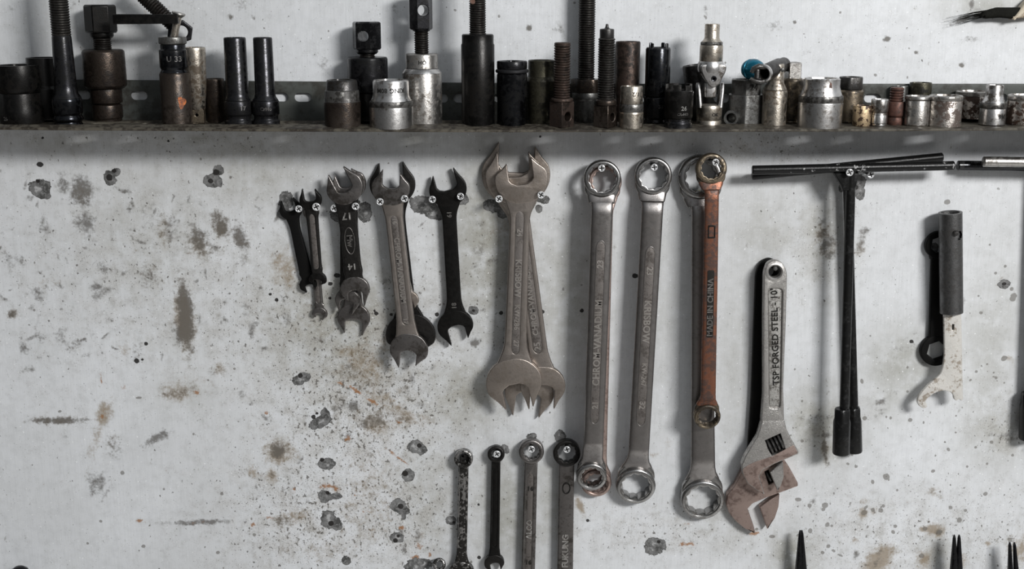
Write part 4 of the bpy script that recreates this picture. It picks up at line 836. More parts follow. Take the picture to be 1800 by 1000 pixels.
    q.lathe('upper_barrel', [(14, 149), (14.8, 151), (14.8, 165), (17, 174), (21, 180)], M['chrome'], bore=(11, 18, 'h'))
    q.lathe('knurled_belt', [(22, 180.2), (22.6, 182), (22.6, 188), (21.7, 190)], M['knurl'], seg=100)
    q.lathe('body', [(22, 190.2), (22.2, 218), (21, 222)], M['chrome']); q.text('9M', 204, 11, 22.2, M['ink'], .42); q.done()
    # 45
    q = Stand('mottled_socket', 'last rust-pitted silver socket, cut off by the picture edge', 'socket', 1804, 221, 25)
    q.lathe('rim', [(24, 166), (26, 168), (26, 174), (25, 176)], M['steel'], bore=(19, 22, 'h')); q.lathe('body', [(25.5, 176.2), (25, 221)], M['mottled']); q.done()
    # 5 things laid across the top of the hex bolt and the tall two-tone socket
    a, b = W(199, 34, .046), W(310, 34.5, .052); k = scale_at(a)
    T = Thing('flat_steel_bar', 'flat black bar running sideways out of the solid hex bolt head', 'bar', a)
    T.add('bar', MB().add(*plate([rounded([(0, -8.5 * k), ((b - a).x, -7.5 * k), ((b - a).x, 8.5 * k), (0, 9 * k)], 1.5 * k)], 8 * k, 1.2 * k)), M['black_matte']); T.done()
    a, b = W(297, 70, .040), W(314, 24, .040); k = scale_at(a)
    a = W(301, 92, .040)
    T = Thing('flanged_pin', 'silver flanged pin leaning in the mouth of the tall two-tone socket', 'pin', a); d = (b - a); rot = d.to_track_quat('Z', 'Y').to_matrix().to_4x4(); L_ = d.length
    v, f = lathe([(0, 0), (6 * k, 0), (6.3 * k, L_ * .5), (6.6 * k, L_ - 3 * k), (0, L_ - 3 * k)], 28); T.add('shank', MB().add(v, f, M=rot), M['warm_steel'])
    v, f = lathe([(0, L_ - 6 * k), (6.6 * k, L_ - 6 * k), (11 * k, L_ - 2 * k), (12 * k, L_), (11 * k, L_ + 2 * k), (0, L_ + 1 * k)], 28, .4 * k); T.add('flange', MB().add(v, f, M=rot), M['steel']); T.done()
    a, b = W(304, 43, .026), W(236, -22, .026); k = scale_at(a)
    T = Thing('slanted_threaded_rod', 'black threaded rod slanting up out of the picture behind the flat bar', 'threaded rod', a); d = b - a; rot = d.to_track_quat('Z', 'Y').to_matrix().to_4x4(); L_ = d.length
    v, f = lathe([(0, L_)] + thread_prof(13.5 * k, L_, 0, 4.6 * k, 2 * k) + [(0, 0)], 28); T.add('thread', MB().add(v, f, M=rot), M['thread'], sharp=25)
    e = W(298, 76, .031) - a; v, f = tube([(-.001, 0, .001), tuple(e * .35), tuple(e)], [7 * k, 6.5 * k, 5 * k], 16); T.add('tail', MB().add(v, f), M['black']); T.done()
    c = W(319, 56, .020); k = scale_at(c)
    T = Thing('hex_nut', 'black hex nut on edge behind the silver flanged pin', 'nut', c, (0, 0, radians(14)))
    v, f = plate([rounded(circ(0, 0, 21 * k, 6, a0=.35), 1.5 * k), circ(0, 0, 11 * k, 30)], 12 * k, 1.6 * k); T.add('nut', MB().add(v, f), M['black']); T.done()
def sqrt_(x): return math.sqrt(max(0, x))
shelf_things()

# ------------------------------------------------------------------ tools hanging on the wall
class Hang:
    """A tool hanging flat against the wall: A, B = pixels of its top and bottom heads, d = distance of its middle from the wall."""
    def __init__(s, name, label, cat, A, B, d, group=None):
        a, b = W(A[0], A[1], d), W(B[0], B[1], d); v = a - b; s.L = hypot(v.x, v.z)
        s.beta = atan2(v.x, v.z); s.a, s.b, s.d = a, b, d
        s.sa, s.sb = scale_at(a), scale_at(b)
        s.T = Thing(name, label, cat, a, (0, s.beta, 0), group)
    def loc(s, px, py):                         # pixel -> local (x, z)
        p = W(px, py, s.d) - s.a; c, n = cos(s.beta), sin(s.beta)
        return (p.x * c - p.z * n, p.x * n + p.z * c)
    def add(s, part, vf, mat, **k): return s.T.add(part, MB().add(*vf), mat, **k)
    def open_head(s, end, R, w, tips=(.72, .72), th=-.2, tilt=0.0, nw=15, t=.0055, mat=None, y=0.0, part='open_jaw', lip=.06, bev=.0008, squash=.95):
        """round ground head with two prongs; the mouth is w px wide and its floor lies th*R from the middle"""
        k = s.sa if end == 'a' else s.sb
        til = radians(tilt) + s.beta; hw = w / 2 / R
        rot = lambda p: (p[0] * cos(til) - p[1] * sin(til), p[0] * sin(til) + p[1] * cos(til))
        rim = [(-hw - lip, tips[0] - .05)]
        a0 = atan2(tips[0] - .05, -hw - lip)
        pts = [(-hw - lip, tips[0] - .06), (-.5 * (hw + lip) - .5 * .90, .5 * (tips[0] - .06) + .13)] if tips[0] > .55 else [(-hw - lip, tips[0] - .06)]
        pts += [(-.955, .22), (-1, -.12), (-.90, -.46), (-.66, -.75), (-.34, -.92), (0, -squash), (.34, -.92), (.66, -.75), (.90, -.46), (1, -.12), (.955, .22)]
        pts += [(.5 * (hw + lip) + .5 * .90, .5 * (tips[1] - .06) + .13), (hw + lip, tips[1] - .06)] if tips[1] > .55 else [(hw + lip, tips[1] - .06)]
        outer = catmull([rot(p) for p in pts], 6)
        thr = [(hw + lip * .4, tips[1]), (hw, tips[1] - .05), (hw, th + hw * .45), (hw * .82, th + .10), (hw * .4, th), (-hw * .4, th), (-hw * .82, th + .10), (-hw, th + hw * .45), (-hw, tips[0] - .05), (-hw - lip * .4, tips[0])]
        poly = outer + [rot(p) for p in thr]
        sg = 1 if end == 'a' else -1; zo = 0 if end == 'a' else -s.L
        return s.add(part, plate([[(p[0] * R * k * sg, p[1] * R * k * sg + zo) for p in poly]], t, bev, yc=y, res=3), mat)
    def handle(s, ha, hb, z0, z1, mat, t=.0052, hm=None, panel=None, y=0.0, bev=.0014, panel_mat=None, fa=None, fb=None):
        """flat forged shank between the heads, flaring into radius fa / fb (px); panel = (top px, bottom px, half width px) sunk face"""
        k1, k2 = s.sa, s.sb; hm = hm or (ha + hb) / 2; km = (k1 + k2) / 2
        def side(sg, g):
            P = []
            if fa: P += [(fa * .74 * k1 - g, -fa * .50 * k1), (fa * .50 * k1 + ha * .18 * k1 - g, -fa * .92 * k1), (ha * 1.10 * k1 - g, -fa * 1.38 * k1), (ha * k1 - g, -fa * 1.95 * k1)]
            else: P += [(ha * k1 - g, -z0 * k1)]
            P += [(hm * km - g, -s.L / 2)]
            if fb: P += [(hb * k2 - g, -s.L + fb * 1.95 * k2), (hb * 1.10 * k2 - g, -s.L + fb * 1.38 * k2), (fb * .50 * k2 + hb * .18 * k2 - g, -s.L + fb * .92 * k2), (fb * .74 * k2 - g, -s.L + fb * .50 * k2)]
            else: P += [(hb * k2 - g, -s.L + z1 * k2)]
            P = catmull(P, 5); return [(sg * x, z) for x, z in P]
        def out(g): return side(1, g) + side(-1, g)[::-1]
        s.front = y - t / 2
        mb = MB()
        if not panel: mb.add(*plate([out(0)], t, bev, yc=y, res=3)); return s.T.add('handle', mb, mat)
        dp = .0006
        mb.add(*plate([out(0)], t - dp, bev, yc=y + dp / 2, res=3))
        p0, p1, pw = panel; st = stadium(0, -s.L + p1 * k2, -p0 * k1, pw * k1)
        mb.add(*plate([out(.0010), st], dp * 2, .00025, yc=y - t / 2 + dp, res=2))
        h = s.T.add('handle', mb, mat)
        st2 = stadium(0, -s.L + p1 * k2, -p0 * k1, pw * k1 - .0002)
        s.T.add('sunk_panel', MB().add(*plate([st2], .0003, .00005, yc=y - t / 2 + dp - .00015)), panel_mat or M['panel'], h)
        s.front = y - t / 2 + dp - .0003; return h
    def text(s, body, frac, size, mat, up=True, dx=0, rot=None, part='raised_lettering', ext=.0004, y=None):
        k = s.sa + (s.sb - s.sa) * frac; v, f = text_mesh(body, size * k, ext, .35 * k * size / 12)
        r = radians(rot) if rot is not None else (pi / 2 if up else -pi / 2); yy = (s.front if y is None else y) - .0002
        return s.T.add(part, MB().add([(dx * k + a * cos(r) - b * sin(r), yy - c, -frac * s.L + a * sin(r) + b * cos(r)) for a, b, c in v], f), mat)
    def ring(s, end, R, r, t, mat, y=0.0, bev=.0018, n=12, depth=.11, pts='star', ctr=None, part='ring_end', tilt=0.0, flare=0):
        k = s.sa if end == 'a' else s.sb; zo = 0 if end == 'a' else -s.L; cx, cz = ctr or (0, 0)
        hole = star12(cx * k, cz * k, r * k, n, depth, .2) if pts == 'star' else circ(cx * k, cz * k, r * k, 6 if pts == 'hex' else 32, a0=.3)
        mb = MB(); w = R - r; Rk, rk = R * k, (r + w * .12) * k
        if pts == 'hex' or w * k < .0022: mb.add(*plate([circ(0, 0, Rk, 56), hole], t, min(bev, .0009), yc=0, res=3))
        else:                                # rounded outer ring with a toothed liner
            h = t / 2; b1 = min(bev * 1.2, h * .6, w * k * .55)
            P = [(Rk - b1 * (1 - cos(pi / 2 * i / 5)), -h + b1 * (1 - sin(pi / 2 * i / 5))) for i in range(6)]
            pr = [(Rk, 0)] + P + [(rk + .0004, -h), (rk, -h + .0004), (rk, h - .0004), (rk + .0004, h)] + [(a, -b) for a, b in P[::-1]] + [(Rk, 0)]
            v, f = lathe(pr, 56); mb.add([(x + cx * k * .4, z, y_ + cz * k * .4) for x, y_, z in v], f)
            mb.add(*plate([circ(cx * k, cz * k, rk + .0005, 56), hole], t - .0016, .0003, yc=.0002, res=1))
        if flare:                            # the forged shoulder that runs from the ring into the shank
            sg = 1 if end == 'a' else -1; A0 = radians(-18); pts_ = [(R * k * cos(A0 + (pi - 2 * A0) * i / 40), R * k * sin(A0 + (pi - 2 * A0) * i / 40)) for i in range(41)]
            low = catmull([pts_[-1], (-.90 * R * k, -.72 * R * k), (-(flare * .45 + R * .42) * k, -1.12 * R * k), (-flare * k, -1.5 * R * k)], 6)
            pol = pts_[:-1] + low + [(-x, z) for x, z in low[::-1]][:-1]
            mb.add(*plate([[(x * sg, z * sg) for x, z in pol], circ(cx * k, cz * k, rk + .0002, 56)], t * .62, .0018, yc=t * .10, res=3))
        ti = radians(tilt); mb.v = [(a, b * cos(ti) - c * sin(ti) + y, b * sin(ti) + c * cos(ti) + zo) for a, b, c in mb.v]
        return s.T.add(part, mb, mat)
    def done(s): return s.T.done()

def spanner(label, A, B, d, RA, wA, tA, RB, wB, tB, ha, hb, mats, t=.0055, tipsA=(.72, .72), tipsB=(.72, .72), thA=-.2, thB=-.1, panel=None, texts=(), name='open_end_spanner', group=None, panel_mat=None, hm=None):
    q = Hang(name, label, 'spanner', A, B, d, group); hm_, jm = mats
    q.handle(ha, hb, RA * .80, RB * .80, hm_, t * .90, panel=panel, panel_mat=panel_mat, hm=hm, fa=RA, fb=RB)
    q.open_head('a', RA, wA, tipsA, thA, tA, ha, t, jm); q.open_head('b', RB, wB, tipsB, thB, tB, hb, t, jm)
    for tx in texts: q.text(*tx[:-1], **tx[-1])
    q.done(); return q

def offset_ring(label, A, B, d, RA, rA, RB, rB, ha, hb, mat, deep=.010, tr=.0125, t=.0068, bendA=2.0, bendB=2.1, panel=None, texts=(), ringmat=None, yd=None, hm=None, panel_mat=None, ctrB=None, pts='star', strip=None):
    """ring spanner: the rings sit back against the wall, the shank stands off it"""
    q = Hang('ring_spanner', label, 'spanner', A, B, d); k1, k2 = q.sa, q.sb; L = q.L; dp = deep; hm = hm or (ha + hb) / 2
    st = [(-RA * k1 * .84, RA * k1 * .80, dp - .001, tr * .30), (-RA * k1 * 1.02, RA * k1 * .77, dp - .0015, tr * .32), (-RA * k1 * 1.3, (ha * .55 + RA * .38) * k1, dp * .62, t * .58), (-RA * k1 * (bendA - .36), (ha + 1) * k1, dp * .26, t * .56),
          (-RA * k1 * (bendA - .12), ha * k1, dp * .03, t * .52), (-RA * k1 * (bendA + .25), ha * k1, 0, t / 2), (-L / 2, hm * (k1 + k2) / 2, 0, t / 2), (-L + RB * k2 * (bendB + .12), hb * k2, 0, t / 2), (-L + RB * k2 * (bendB - .06), hb * k2, dp * .035, t * .52),
          (-L + RB * k2 * (bendB - .40), (hb + 1) * k2, dp * .26, t * .56), (-L + RB * k2 * 1.32, (hb * .5 + RB * .36) * k2, dp * .62, t * .58), (-L + RB * k2 * 1.02, RB * k2 * .77, dp - .0015, tr * .32), (-L + RB * k2 * .84, RB * k2 * .80, dp - .001, tr * .30)]
    h = q.add('handle', loft(st, 32, 3.2), mat); q.front = -t / 2
    if panel:
        p0, p1, pw = panel; z1, z0 = -p0 * k1, -L + p1 * k2
        o = stadium(0, z0, z1, pw * k1); i = stadium(0, z0 + .0011, z1 - .0011, pw * k1 - .00065)
        q.T.add('panel_rim', MB().add(*plate([o, i], .0009, .0002, yc=-t / 2)), mat, h)
        q.T.add('sunk_panel', MB().add(*plate([i], .0003, .00005, yc=-t / 2 - .00012)), panel_mat or M['panel'], h)
    if strip:
        p0, p1, pw = strip
        q.T.add('dark_letter_strip', MB().add(*plate([rounded([(-pw * k1, -p0 * k1), (pw * k1, -p0 * k1), (pw * k1, -p1 * k1), (-pw * k1, -p1 * k1)], 3 * k1)], .0004, .0001, yc=-t / 2)), M['ink'], h)
        q.T.add('maker_plate', MB().add(*plate([rounded([(-6.5 * k1, -98 * k1), (6.5 * k1, -98 * k1), (6.5 * k1, -122 * k1), (-6.5 * k1, -122 * k1)], 2 * k1), rounded([(-4.5 * k1, -101 * k1), (4.5 * k1, -101 * k1), (4.5 * k1, -119 * k1), (-4.5 * k1, -119 * k1)], 2 * k1)], .0007, .0001, yc=-t / 2 - .0001)), M['wrench_dark'], h)
    q.ring('a', RA, rA, tr, ringmat or mat, dp, tilt=-5, pts=pts, bev=.0028, flare=ha); q.ring('b', RB, rB, tr, ringmat or mat, dp, tilt=7, ctr=ctrB, pts=pts, bev=.0026, flare=hb)
    for tx in texts: q.text(*tx[:-1], **tx[-1])
    q.done(); return q

def screw(px, py, d, label, r=6.3, cat='screw', name='cross_head_screw', mat='screw', rot=20.0):
    p = W(px, py, d); k = scale_at(p); T = Thing(name, label, cat, p)
    a = .28; arms = []
    for i in range(4):
        b = radians(rot + 90 * i); arms += [(cos(b - a) * .24 + 0, sin(b - a) * .24), (cos(b - .22) * .72, sin(b - .22) * .72), (cos(b + .22) * .72, sin(b + .22) * .72)]
    mb = MB(); mb.add(*plate([circ(0, 0, r * k, 28), [(x * r * k, z * r * k) for x, z in arms]], .0016, .0006, yc=0, res=3))
    T.add('head', mb, M[mat])
    rc = MB(); rc.add(*plate([circ(0, 0, r * k * .8, 24)], .0006, .0001, yc=.0006)); T.add('recess', rc, M['dark_steel'], 0)
    v, f = lathe([(0, 0)] + thread_prof(r * k * .5, d - .0008, -.003, .0012, .0003) + [(0, 0)], 14)
    T.add('shank', MB().add([(x, d - z, y) for x, y, z in v], f), M['grey_steel']); T.done()

def wall_tools():
    WR, WH, WG, WD, WB = M['wrench'], M['wrench_head'], M['wrench_grey'], M['wrench_dark'], M['wrench_black']
    # ---- small spanners under the first screws
    spanner('small dead-black open-end spanner, first of the hanging row', (511, 367), (543, 501), .0034, 20, 21, 18, 16, 15, 18, 9, 11, (M['dead_black'], M['dead_black']), .0042, tipsA=(.95, .9))
    spanner('slim grey spanner showing only its lower shank and jaw below the small dark spanner', (547, 372), (562, 552), .0036, 14, 12, 0, 13.5, 12, -10, 8, 7.5, (WG, WG), .0040, tipsB=(.75, .5), panel=(22, 20, 4))
    spanner('small dark open-end spanner with bright shank edges hung over the slim grey one', (546, 350), (559, 492), .0095, 19.5, 21, 8, 15, 14, -6, 10.5, 9, (WD, WB), .0048, tipsA=(1.05, .88), panel=(26, 20, 5), tipsB=(.5, .5))
    # ---- three in a stack, oval emblem
    spanner('grey open-end spanner at the back of the oval-emblem stack, lowest jaw', (613, 326), (622, 560), .0032, 27, 30, 14, 28.5, 30, -2, 14, 14, (WG, M['wrench_grey']), .0046, tipsB=(1.05, .92), thB=.02)
    spanner('dark open-end spanner in the middle of the oval-emblem stack', (612, 322), (611, 528), .0088, 31, 30, 22, 22, 22, -12, 14, 13, (WD, WG), .0050, tipsB=(1.2, 1.0))
    q = Hang('open_end_spanner', 'open-end spanner with an oval raised emblem between the numbers 17 and 14', 'spanner', (605.5, 328), (624.5, 509), .0150)
    q.handle(16, 15, 24, 18, WD, .0050, fa=32.5, fb=25.5); q.open_head('a', 32.5, 29, (.95, 1.0), -.28, 26, 16, .0056, WG, lip=.07); q.open_head('b', 25.5, 25, (1.22, .85), .02, 4, 15, .0056, WG, lip=.07)
    k = q.sa; z = -q.L * .515
    q.add('emblem_rim', plate([circ(0, z, 9.5 * k, 40, 25 * k), circ(0, z, 7.6 * k, 40, 22.6 * k)], .0010, .0003, yc=-.0026), WG)
    q.text('Mw', .515, 14, WG, up=False, part='emblem_lettering'); q.text('17', .275, 17, M['steel'], rot=180); q.text('14', .765, 15, M['steel'], rot=180); q.done()
    # ---- chrome vanadium pair
    spanner('larger dark open-end spanner at the back of the 16-17 stack', (690, 322), (722, 591), .0034, 40, 40, 3, 43.5, 44, 0, 15, 15, (WB, WD), .0050, tipsA=(.92, .95), tipsB=(.62, .60), thB=-.02)
    spanner('small satin spanner mostly hidden between the two of the 16-17 stack, one jaw bulging out', (690, 345), (716, 530), .0096, 18, 16, 0, 21, 18, 15, 10, 10, (WR, WH), .0046, tipsA=(.4, .4))
    spanner('satin open-end spanner with sunk lettered panel reading 16 and 17', (687, 329), (719, 616), .0158, 33.5, 30, -4, 33.5, 28, -7, 15.5, 15.5, (WR, WG), .0058, tipsA=(.92, .80), tipsB=(.78, .98), thA=-.06, thB=-.02, panel=(50, 48, 6.5),
            texts=[('16', .20, 11, M['letter'], dict(up=False)), ('CHROM-VANADIUM', .50, 12.5, M['letter'], dict(up=False)), ('17', .81, 11, M['letter'], dict(up=False))])
    # ---- lone black one
    spanner('lone black open-end spanner with numbers 19 and 18, hanging on two screws', (787, 331), (801, 574), .0060, 33, 37, 15, 31.5, 31, 15, 12.5, 12.5, (WB, WB), .0062, tipsA=(.85, 1.0), tipsB=(.80, .98), thA=-.10, thB=-.10,
            texts=[('19', .18, 11, WG, dict(up=False)), ('18', .84, 11, WG, dict(up=True))])
    # ---- big satin stack
    spanner('large satin open-end spanner at the very back of the big three-spanner stack', (907, 303), (930, 692), .0036, 60, 62, -2, 43, 44, -8, 17, 17, (WR, WH), .0056, tipsA=(.88, .78), tipsB=(.95, 1.0), thA=.0)
    spanner('large satin open-end spanner slanting out in the middle of the big stack, panel numbered 25', (905, 308), (954, 679), .0110, 52, 53, 5, 39.5, 42, -3, 16.5, 17, (WR, WH), .0060, tipsA=(.84, .76), tipsB=(1.0, 1.08), thA=-.05, panel=(80, 62, 9),
            texts=[('CHROM-VANADIUM', .58, 13.5, M['letter'], dict(up=True)), ('25', .80, 15, M['letter'], dict(up=True))])
    spanner('largest satin open-end spanner with lettered panel 24 to 27, in front of the big stack', (916, 313), (904, 674), .0182, 46.5, 43, 8, 49, 46, 12, 17.5, 19, (WR, WH), .0068, tipsA=(.62, .74), tipsB=(.97, .88), thA=-.23, thB=0, panel=(58, 55, 7.5),
            texts=[('24', .255, 13, M['letter'], dict(up=False)), ('KRISBOW', .475, 15, M['letter'], dict(up=False)), ('KW-286', .665, 12.5, M['letter'], dict(up=False)), ('27', .795, 12.5, M['letter'], dict(up=False))])
    # ---- offset ring spanners
    offset_ring('cranked ring spanner half hidden behind the one lettered 21 to 23', (1064, 322), (1049, 853), .0155, 30, 23, 27, 19.5, 15, 16, M['jaw'], deep=.0085, tr=.0085, t=.0056)
    offset_ring('cranked ring spanner with lettered panel 21 to 23, first of the long ring spanners', (1060, 317), (1041, 843), .0310, 33, 25.5, 27, 19, 19, 17, M['shank'], deep=.0110, tr=.0105, bendA=1.55, bendB=2.5, panel=(106, 105, 8.5), ringmat=M['ring_steel'],
                texts=[('23', .265, 15, M['letter'], dict(up=True)), ('CHROM-VANADIUM', .525, 16.5, M['letter'], dict(up=True)), ('21', .735, 14, M['letter'], dict(up=True))])
    offset_ring('cranked ring spanner with panel 23 to 32, hanging alone on its screw', (1150, 312), (1119, 859), .0200, 33, 25.5, 35, 26.5, 19, 18, M['shank'], deep=.0110, tr=.0125, bendA=1.7, bendB=2.05, panel=(122, 118, 9), ringmat=M['ring_steel'],
                texts=[('23', .285, 15, M['letter'], dict(up=False)), ('KRISBOW', .445, 17, M['letter'], dict(up=False)), ('KW-247', .615, 11.5, M['letter'], dict(up=False)), ('32', .715, 14, M['letter'], dict(up=False))])
    offset_ring('widest grey ring spanner hanging behind the coppery one', (1233, 313), (1236, 881), .0150, 39.5, 28, 38.5, 30, 18, 21, M['shank'], deep=.0075, tr=.0115, bendA=1.6, bendB=2.0, ringmat=M['ring_steel'])
    offset_ring('rusty copper-coloured ring spanner with small rings, marked made in china', (1252, 298), (1244, 734), .0330, 27.5, 19, 23.5, 17.5, 12.5, 13, M['copper_rust'], deep=.0070, tr=.0090, t=.0060, bendA=1.7, bendB=1.9, ringmat=M['bronze_steel'],
                texts=[('MADE IN CHINA', .54, 13.5, M['wrench_grey'], dict(up=True))], ctrB=(1.5, -2), strip=(180, 305, 6.2))
    q = W(1229, 342, .0055); k = scale_at(q); T = Thing('yellow_paint_chip', 'yellow paint flake seen through the ring of the widest grey spanner', 'paint flake', W(1228, 343, .0008))
    T.add('flake', MB().add(*plate([rounded([(-9 * k, 7 * k), (2 * k, 9 * k), (7 * k, 0), (5 * k, -9 * k), (0, -4 * k), (-5 * k, 1 * k)], 1 * k)], .0008, .0002)), M['yellow']); T.done()
    # ---- adjustable wrenches
    def adjustable(label, dx, dy, sc, d, hm, jm, body, jaw, hole, grip, worm, text=None, panel=None):
        q = Hang('adjustable_wrench', label, 'adjustable wrench', hole[:2], (hole[0] - 4, hole[1] + 300), d)
        P = lambda pts: [q.loc(*p) for p in pts]; k = q.sa
        t = .0085
        win = P(worm)
        q.add('fixed_jaw', plate([rounded(P(body), .0006, 2), win], t, .0011, res=3), jm)
        # shank: thick rim with a sunk face
        g = P(grip); xs = [p[0] for p in g]; hc = (0, 0); rh = hole[2] * k
        mb = MB(); mb.add(*plate([rounded(g, .004, 4), circ(0, 0, rh, 30)], t - .003, .0012, yc=.0008, res=3))
        if panel: mb.add(*plate([rounded(g, .004, 4), circ(0, 0, rh * 1.05, 30), rounded(P(panel), .0035, 6)], t * .55, .0011, yc=-t * .22, res=3))
        h = q.T.add('handle', mb, hm)
        v, f = lathe([(rh, .0032), (rh * 1.0, -.0038), (rh * 1.22, -.0050), (rh * 1.5, -.0046), (rh * 1.55, .002)], 36)
        q.T.add('eye_rim', MB().add([(a, c, b) for a, b, c in v], f), hm, h)
        if jaw: q.add('movable_jaw', plate([rounded(P(jaw), .0005, 2)], t * .8, .0009, res=2), jm)
        if panel: q.add('ground_jaw_face', plate([rounded(P([(1303.5, 822), (1306, 832), (1314, 846), (1327.5, 856.5), (1340.5, 863.5), (1336.5, 850), (1331.5, 834), (1338.5, 821.5), (1359, 811), (1400, 793.5), (1399.5, 790), (1393, 779), (1354, 799.5), (1327, 808), (1312, 815)]), .0008, 2)], .0004, .0001, yc=-t / 2 - .00012), M['jaw'])
        if worm:
            c0 = Vector((sum(p[0] for p in win) / 4, 0, sum(p[1] for p in win) / 4)); u = Vector((win[1][0] - win[0][0], 0, win[1][1] - win[0][1])); Lw = u.length * .92; u.normalize()
            R = (Vector(win[1]) - Vector(win[2])).length * .46
            pr = [(0, Lw / 2)]
            for i in range(4):
                zt = Lw / 2 - Lw * i / 4; pr += [(R * .68, zt), (R, zt - Lw * .06), (R, zt - Lw * .17), (R * .68, zt - Lw * .235)]
            pr += [(0, -Lw / 2)]
            v, f = lathe(pr, 30); M_ = Matrix.Translation(c0) @ u.to_track_quat('Z', 'Y').to_matrix().to_4x4()
            q.T.add('worm_screw', MB().add(v, f, M=M_), M['dark_steel'])
            q.add('slot_floor', plate([win], .0012, .0002, yc=t * .40), M['black_matte'])
        if text:
            q.front = -.0024; v, f = text_mesh(text, 16 * k, .0006, .0001)
            c = q.loc(1362, 590); r = pi / 2 + .035
            q.T.add('sunk_face', MB().add(*plate([rounded(P([(1350, 508), (1373, 508), (1369, 712), (1352, 712)]), .002, 4)], .0006, .0001, yc=-.0021)), M['cast_face'], h)
            q.T.add('raised_lettering', MB().add([(c[0] + a * cos(r) - b * sin(r), q.front - e, c[1] + a * sin(r) + b * cos(r)) for a, b, e in v], f), M['ink'])
        q.done()
    bodyA = [(1338, 735), (1330, 764), (1320, 780), (1308, 800), (1302, 815), (1304.6, 831), (1313, 847), (1327, 858), (1342.5, 865.5), (1338, 850), (1333, 834.5), (1340, 823), (1360, 812.5), (1402, 795), (1401.5, 790), (1390, 770), (1381, 752), (1377, 735)]
    gripA = [(1341, 478), (1347, 461), (1360, 455), (1374, 460), (1382, 476), (1380, 560), (1375, 680), (1377, 742), (1336, 742), (1340, 690), (1340, 560)]
    jawA = [(1352, 828), (1375, 809), (1376.5, 836), (1371, 852), (1365.6, 860.5)]
    wormA = [(1343.5, 771.5), (1370, 759.5), (1379, 788), (1355, 798)]
    sh = lambda pts, dx, dy, sc=1.0, c=(1340, 800): [((p[0] - c[0]) * sc + c[0] + dx, (p[1] - c[1]) * sc + c[1] + dy) for p in pts]
    bodyB = [(1318, 790), (1304, 822), (1290, 850), (1277, 868), (1275, 884), (1281, 900), (1293, 914), (1308, 926), (1326.7, 934.5), (1323, 920), (1313, 891), (1321.5, 882), (1345, 872), (1401, 851.5), (1401, 846), (1388, 822), (1376.5, 805), (1372, 790)]
    jawB = [(1334, 889), (1352, 876), (1369, 866), (1367.5, 888), (1361, 908), (1347.7, 927.5)]
    gripB = [(1328, 480), (1335, 461), (1350, 452), (1366, 458), (1376, 476), (1377, 560), (1376, 700), (1378, 800), (1313, 800), (1320, 700), (1325, 560)]
    adjustable('larger adjustable wrench behind, with a black shank and broad pinkish jaws', 0, 0, 1, .0050, M['dead_black'], M['jaw'], bodyB, jawB, (1352, 478, 9), gripB, [(1343, 826), (1366, 815), (1372, 838), (1350, 849)])
    adjustable('smaller front adjustable wrench with forged steel lettering on its silver shank', 0, 0, 1, .0165, M['cast'], M['cast'], bodyA, jawA, (1360.5, 476, 11), gripA, wormA, 'TSP FORGED STEEL - 10"',
               [(1349, 505), (1374, 505), (1370, 715), (1351, 715)])
    # ---- T handles
    def t_handle(label, b0, b1, s0, s1, rb, rs, d, mat, sock, smat=None, gusset=None, dz=.0):
        q = Hang('t_handle_socket_wrench', label, 'socket wrench', s0, s1, d); k = q.sa
        P3 = lambda px, py, dy=0: (lambda c: (c[0], dy, c[1]))(q.loc(px, py))
        e = .0007; a, b = Vector(P3(*b0)), Vector(P3(*b1)); u = (b - a).normalized()
        q.add('cross_bar', tube([a, a + u * .0001, a + u * e, b - u * e, b - u * .0001, b], [rb * k * .8, rb * k * .85, rb * k, rb * k, rb * k * .85, rb * k * .8], 20), smat or mat)
        q.add('shaft', tube([P3(*s0), P3((s0[0] + s1[0]) / 2, (s0[1] + s1[1]) / 2), P3(*s1)], [rs * k] * 3, 20), mat)
        if gusset: q.add('weld_gusset', plate([[q.loc(*p) for p in gusset]], .007, .0012), mat)
        cx, y0, y1, hw = sock; zt, zb = q.loc(cx, y0)[1], q.loc(cx, y1)[1]; ox = q.loc(cx, (y0 + y1) / 2)[0]; r = hw * q.sb
        v, f = lathe([(0, zt), (r * .80, zt), (r * .86, zt - .0015, 'h'), (r * .86, zt - .009, 'h'), (r * .97, zt - .0115), (r, zt - .013), (r, zb + .001), (r * .94, zb), (r * .72, zb), (r * .72, zb + .012), (0, zb + .012)], 48, 0, .3)
        q.T.add('socket', MB().add([(x + ox, y, z) for x, y, z in v], f), mat); q.done()
    t_handle('black T-handle socket wrench hanging behind, its bar tilted up at the far end', (1322, 309), (1657, 276), (1489, 297), (1501, 724), 8, 8, .0095, M['paint_black'], (1501, 716, 794, 13.5))
    t_handle('black T-handle socket wrench in front with a chipped nearly level bar', (1322, 299), (1677, 291), (1496, 298), (1484, 726), 8.2, 8.6, .0270, M['paint_black'], (1479.5, 718, 797, 15), M['chipped_black'], gusset=[(1464, 303), (1508, 303), (1504, 325), (1500, 334), (1480, 334), (1477, 325)])
    t_handle('black T-handle socket wrench cut off by the picture edge, socket just showing', (1683, 291), (1985, 294), (1828, 292), (1812, 700), 9, 9, .0110, M['paint_black'], (1811, 690, 771, 18), M['black_gloss'])
    t_handle('bare steel T-handle running out of the picture at the end of the bar row', (1728, 284), (2010, 288), (1868, 286), (1875, 700), 9.2, 9, .0300, M['steel'], (1875, 690, 771, 16), M['steel'])
    # ---- hook spanner with a pipe on it, black ring spanner behind
    q = Hang('ring_spanner', 'flat dead-black ring spanner hanging behind the whitish hook spanner', 'spanner', (1650, 430), (1645, 615), .0036)
    q.handle(13, 13, 15, 17, M['dead_black'], .0048); q.ring('a', 24.5, 16, .0056, M['dead_black'], bev=.0010, part='ring_end', pts='hex'); q.ring('b', 28, 17.5, .0056, M['dead_black'], bev=.0010, pts='hex'); q.done()
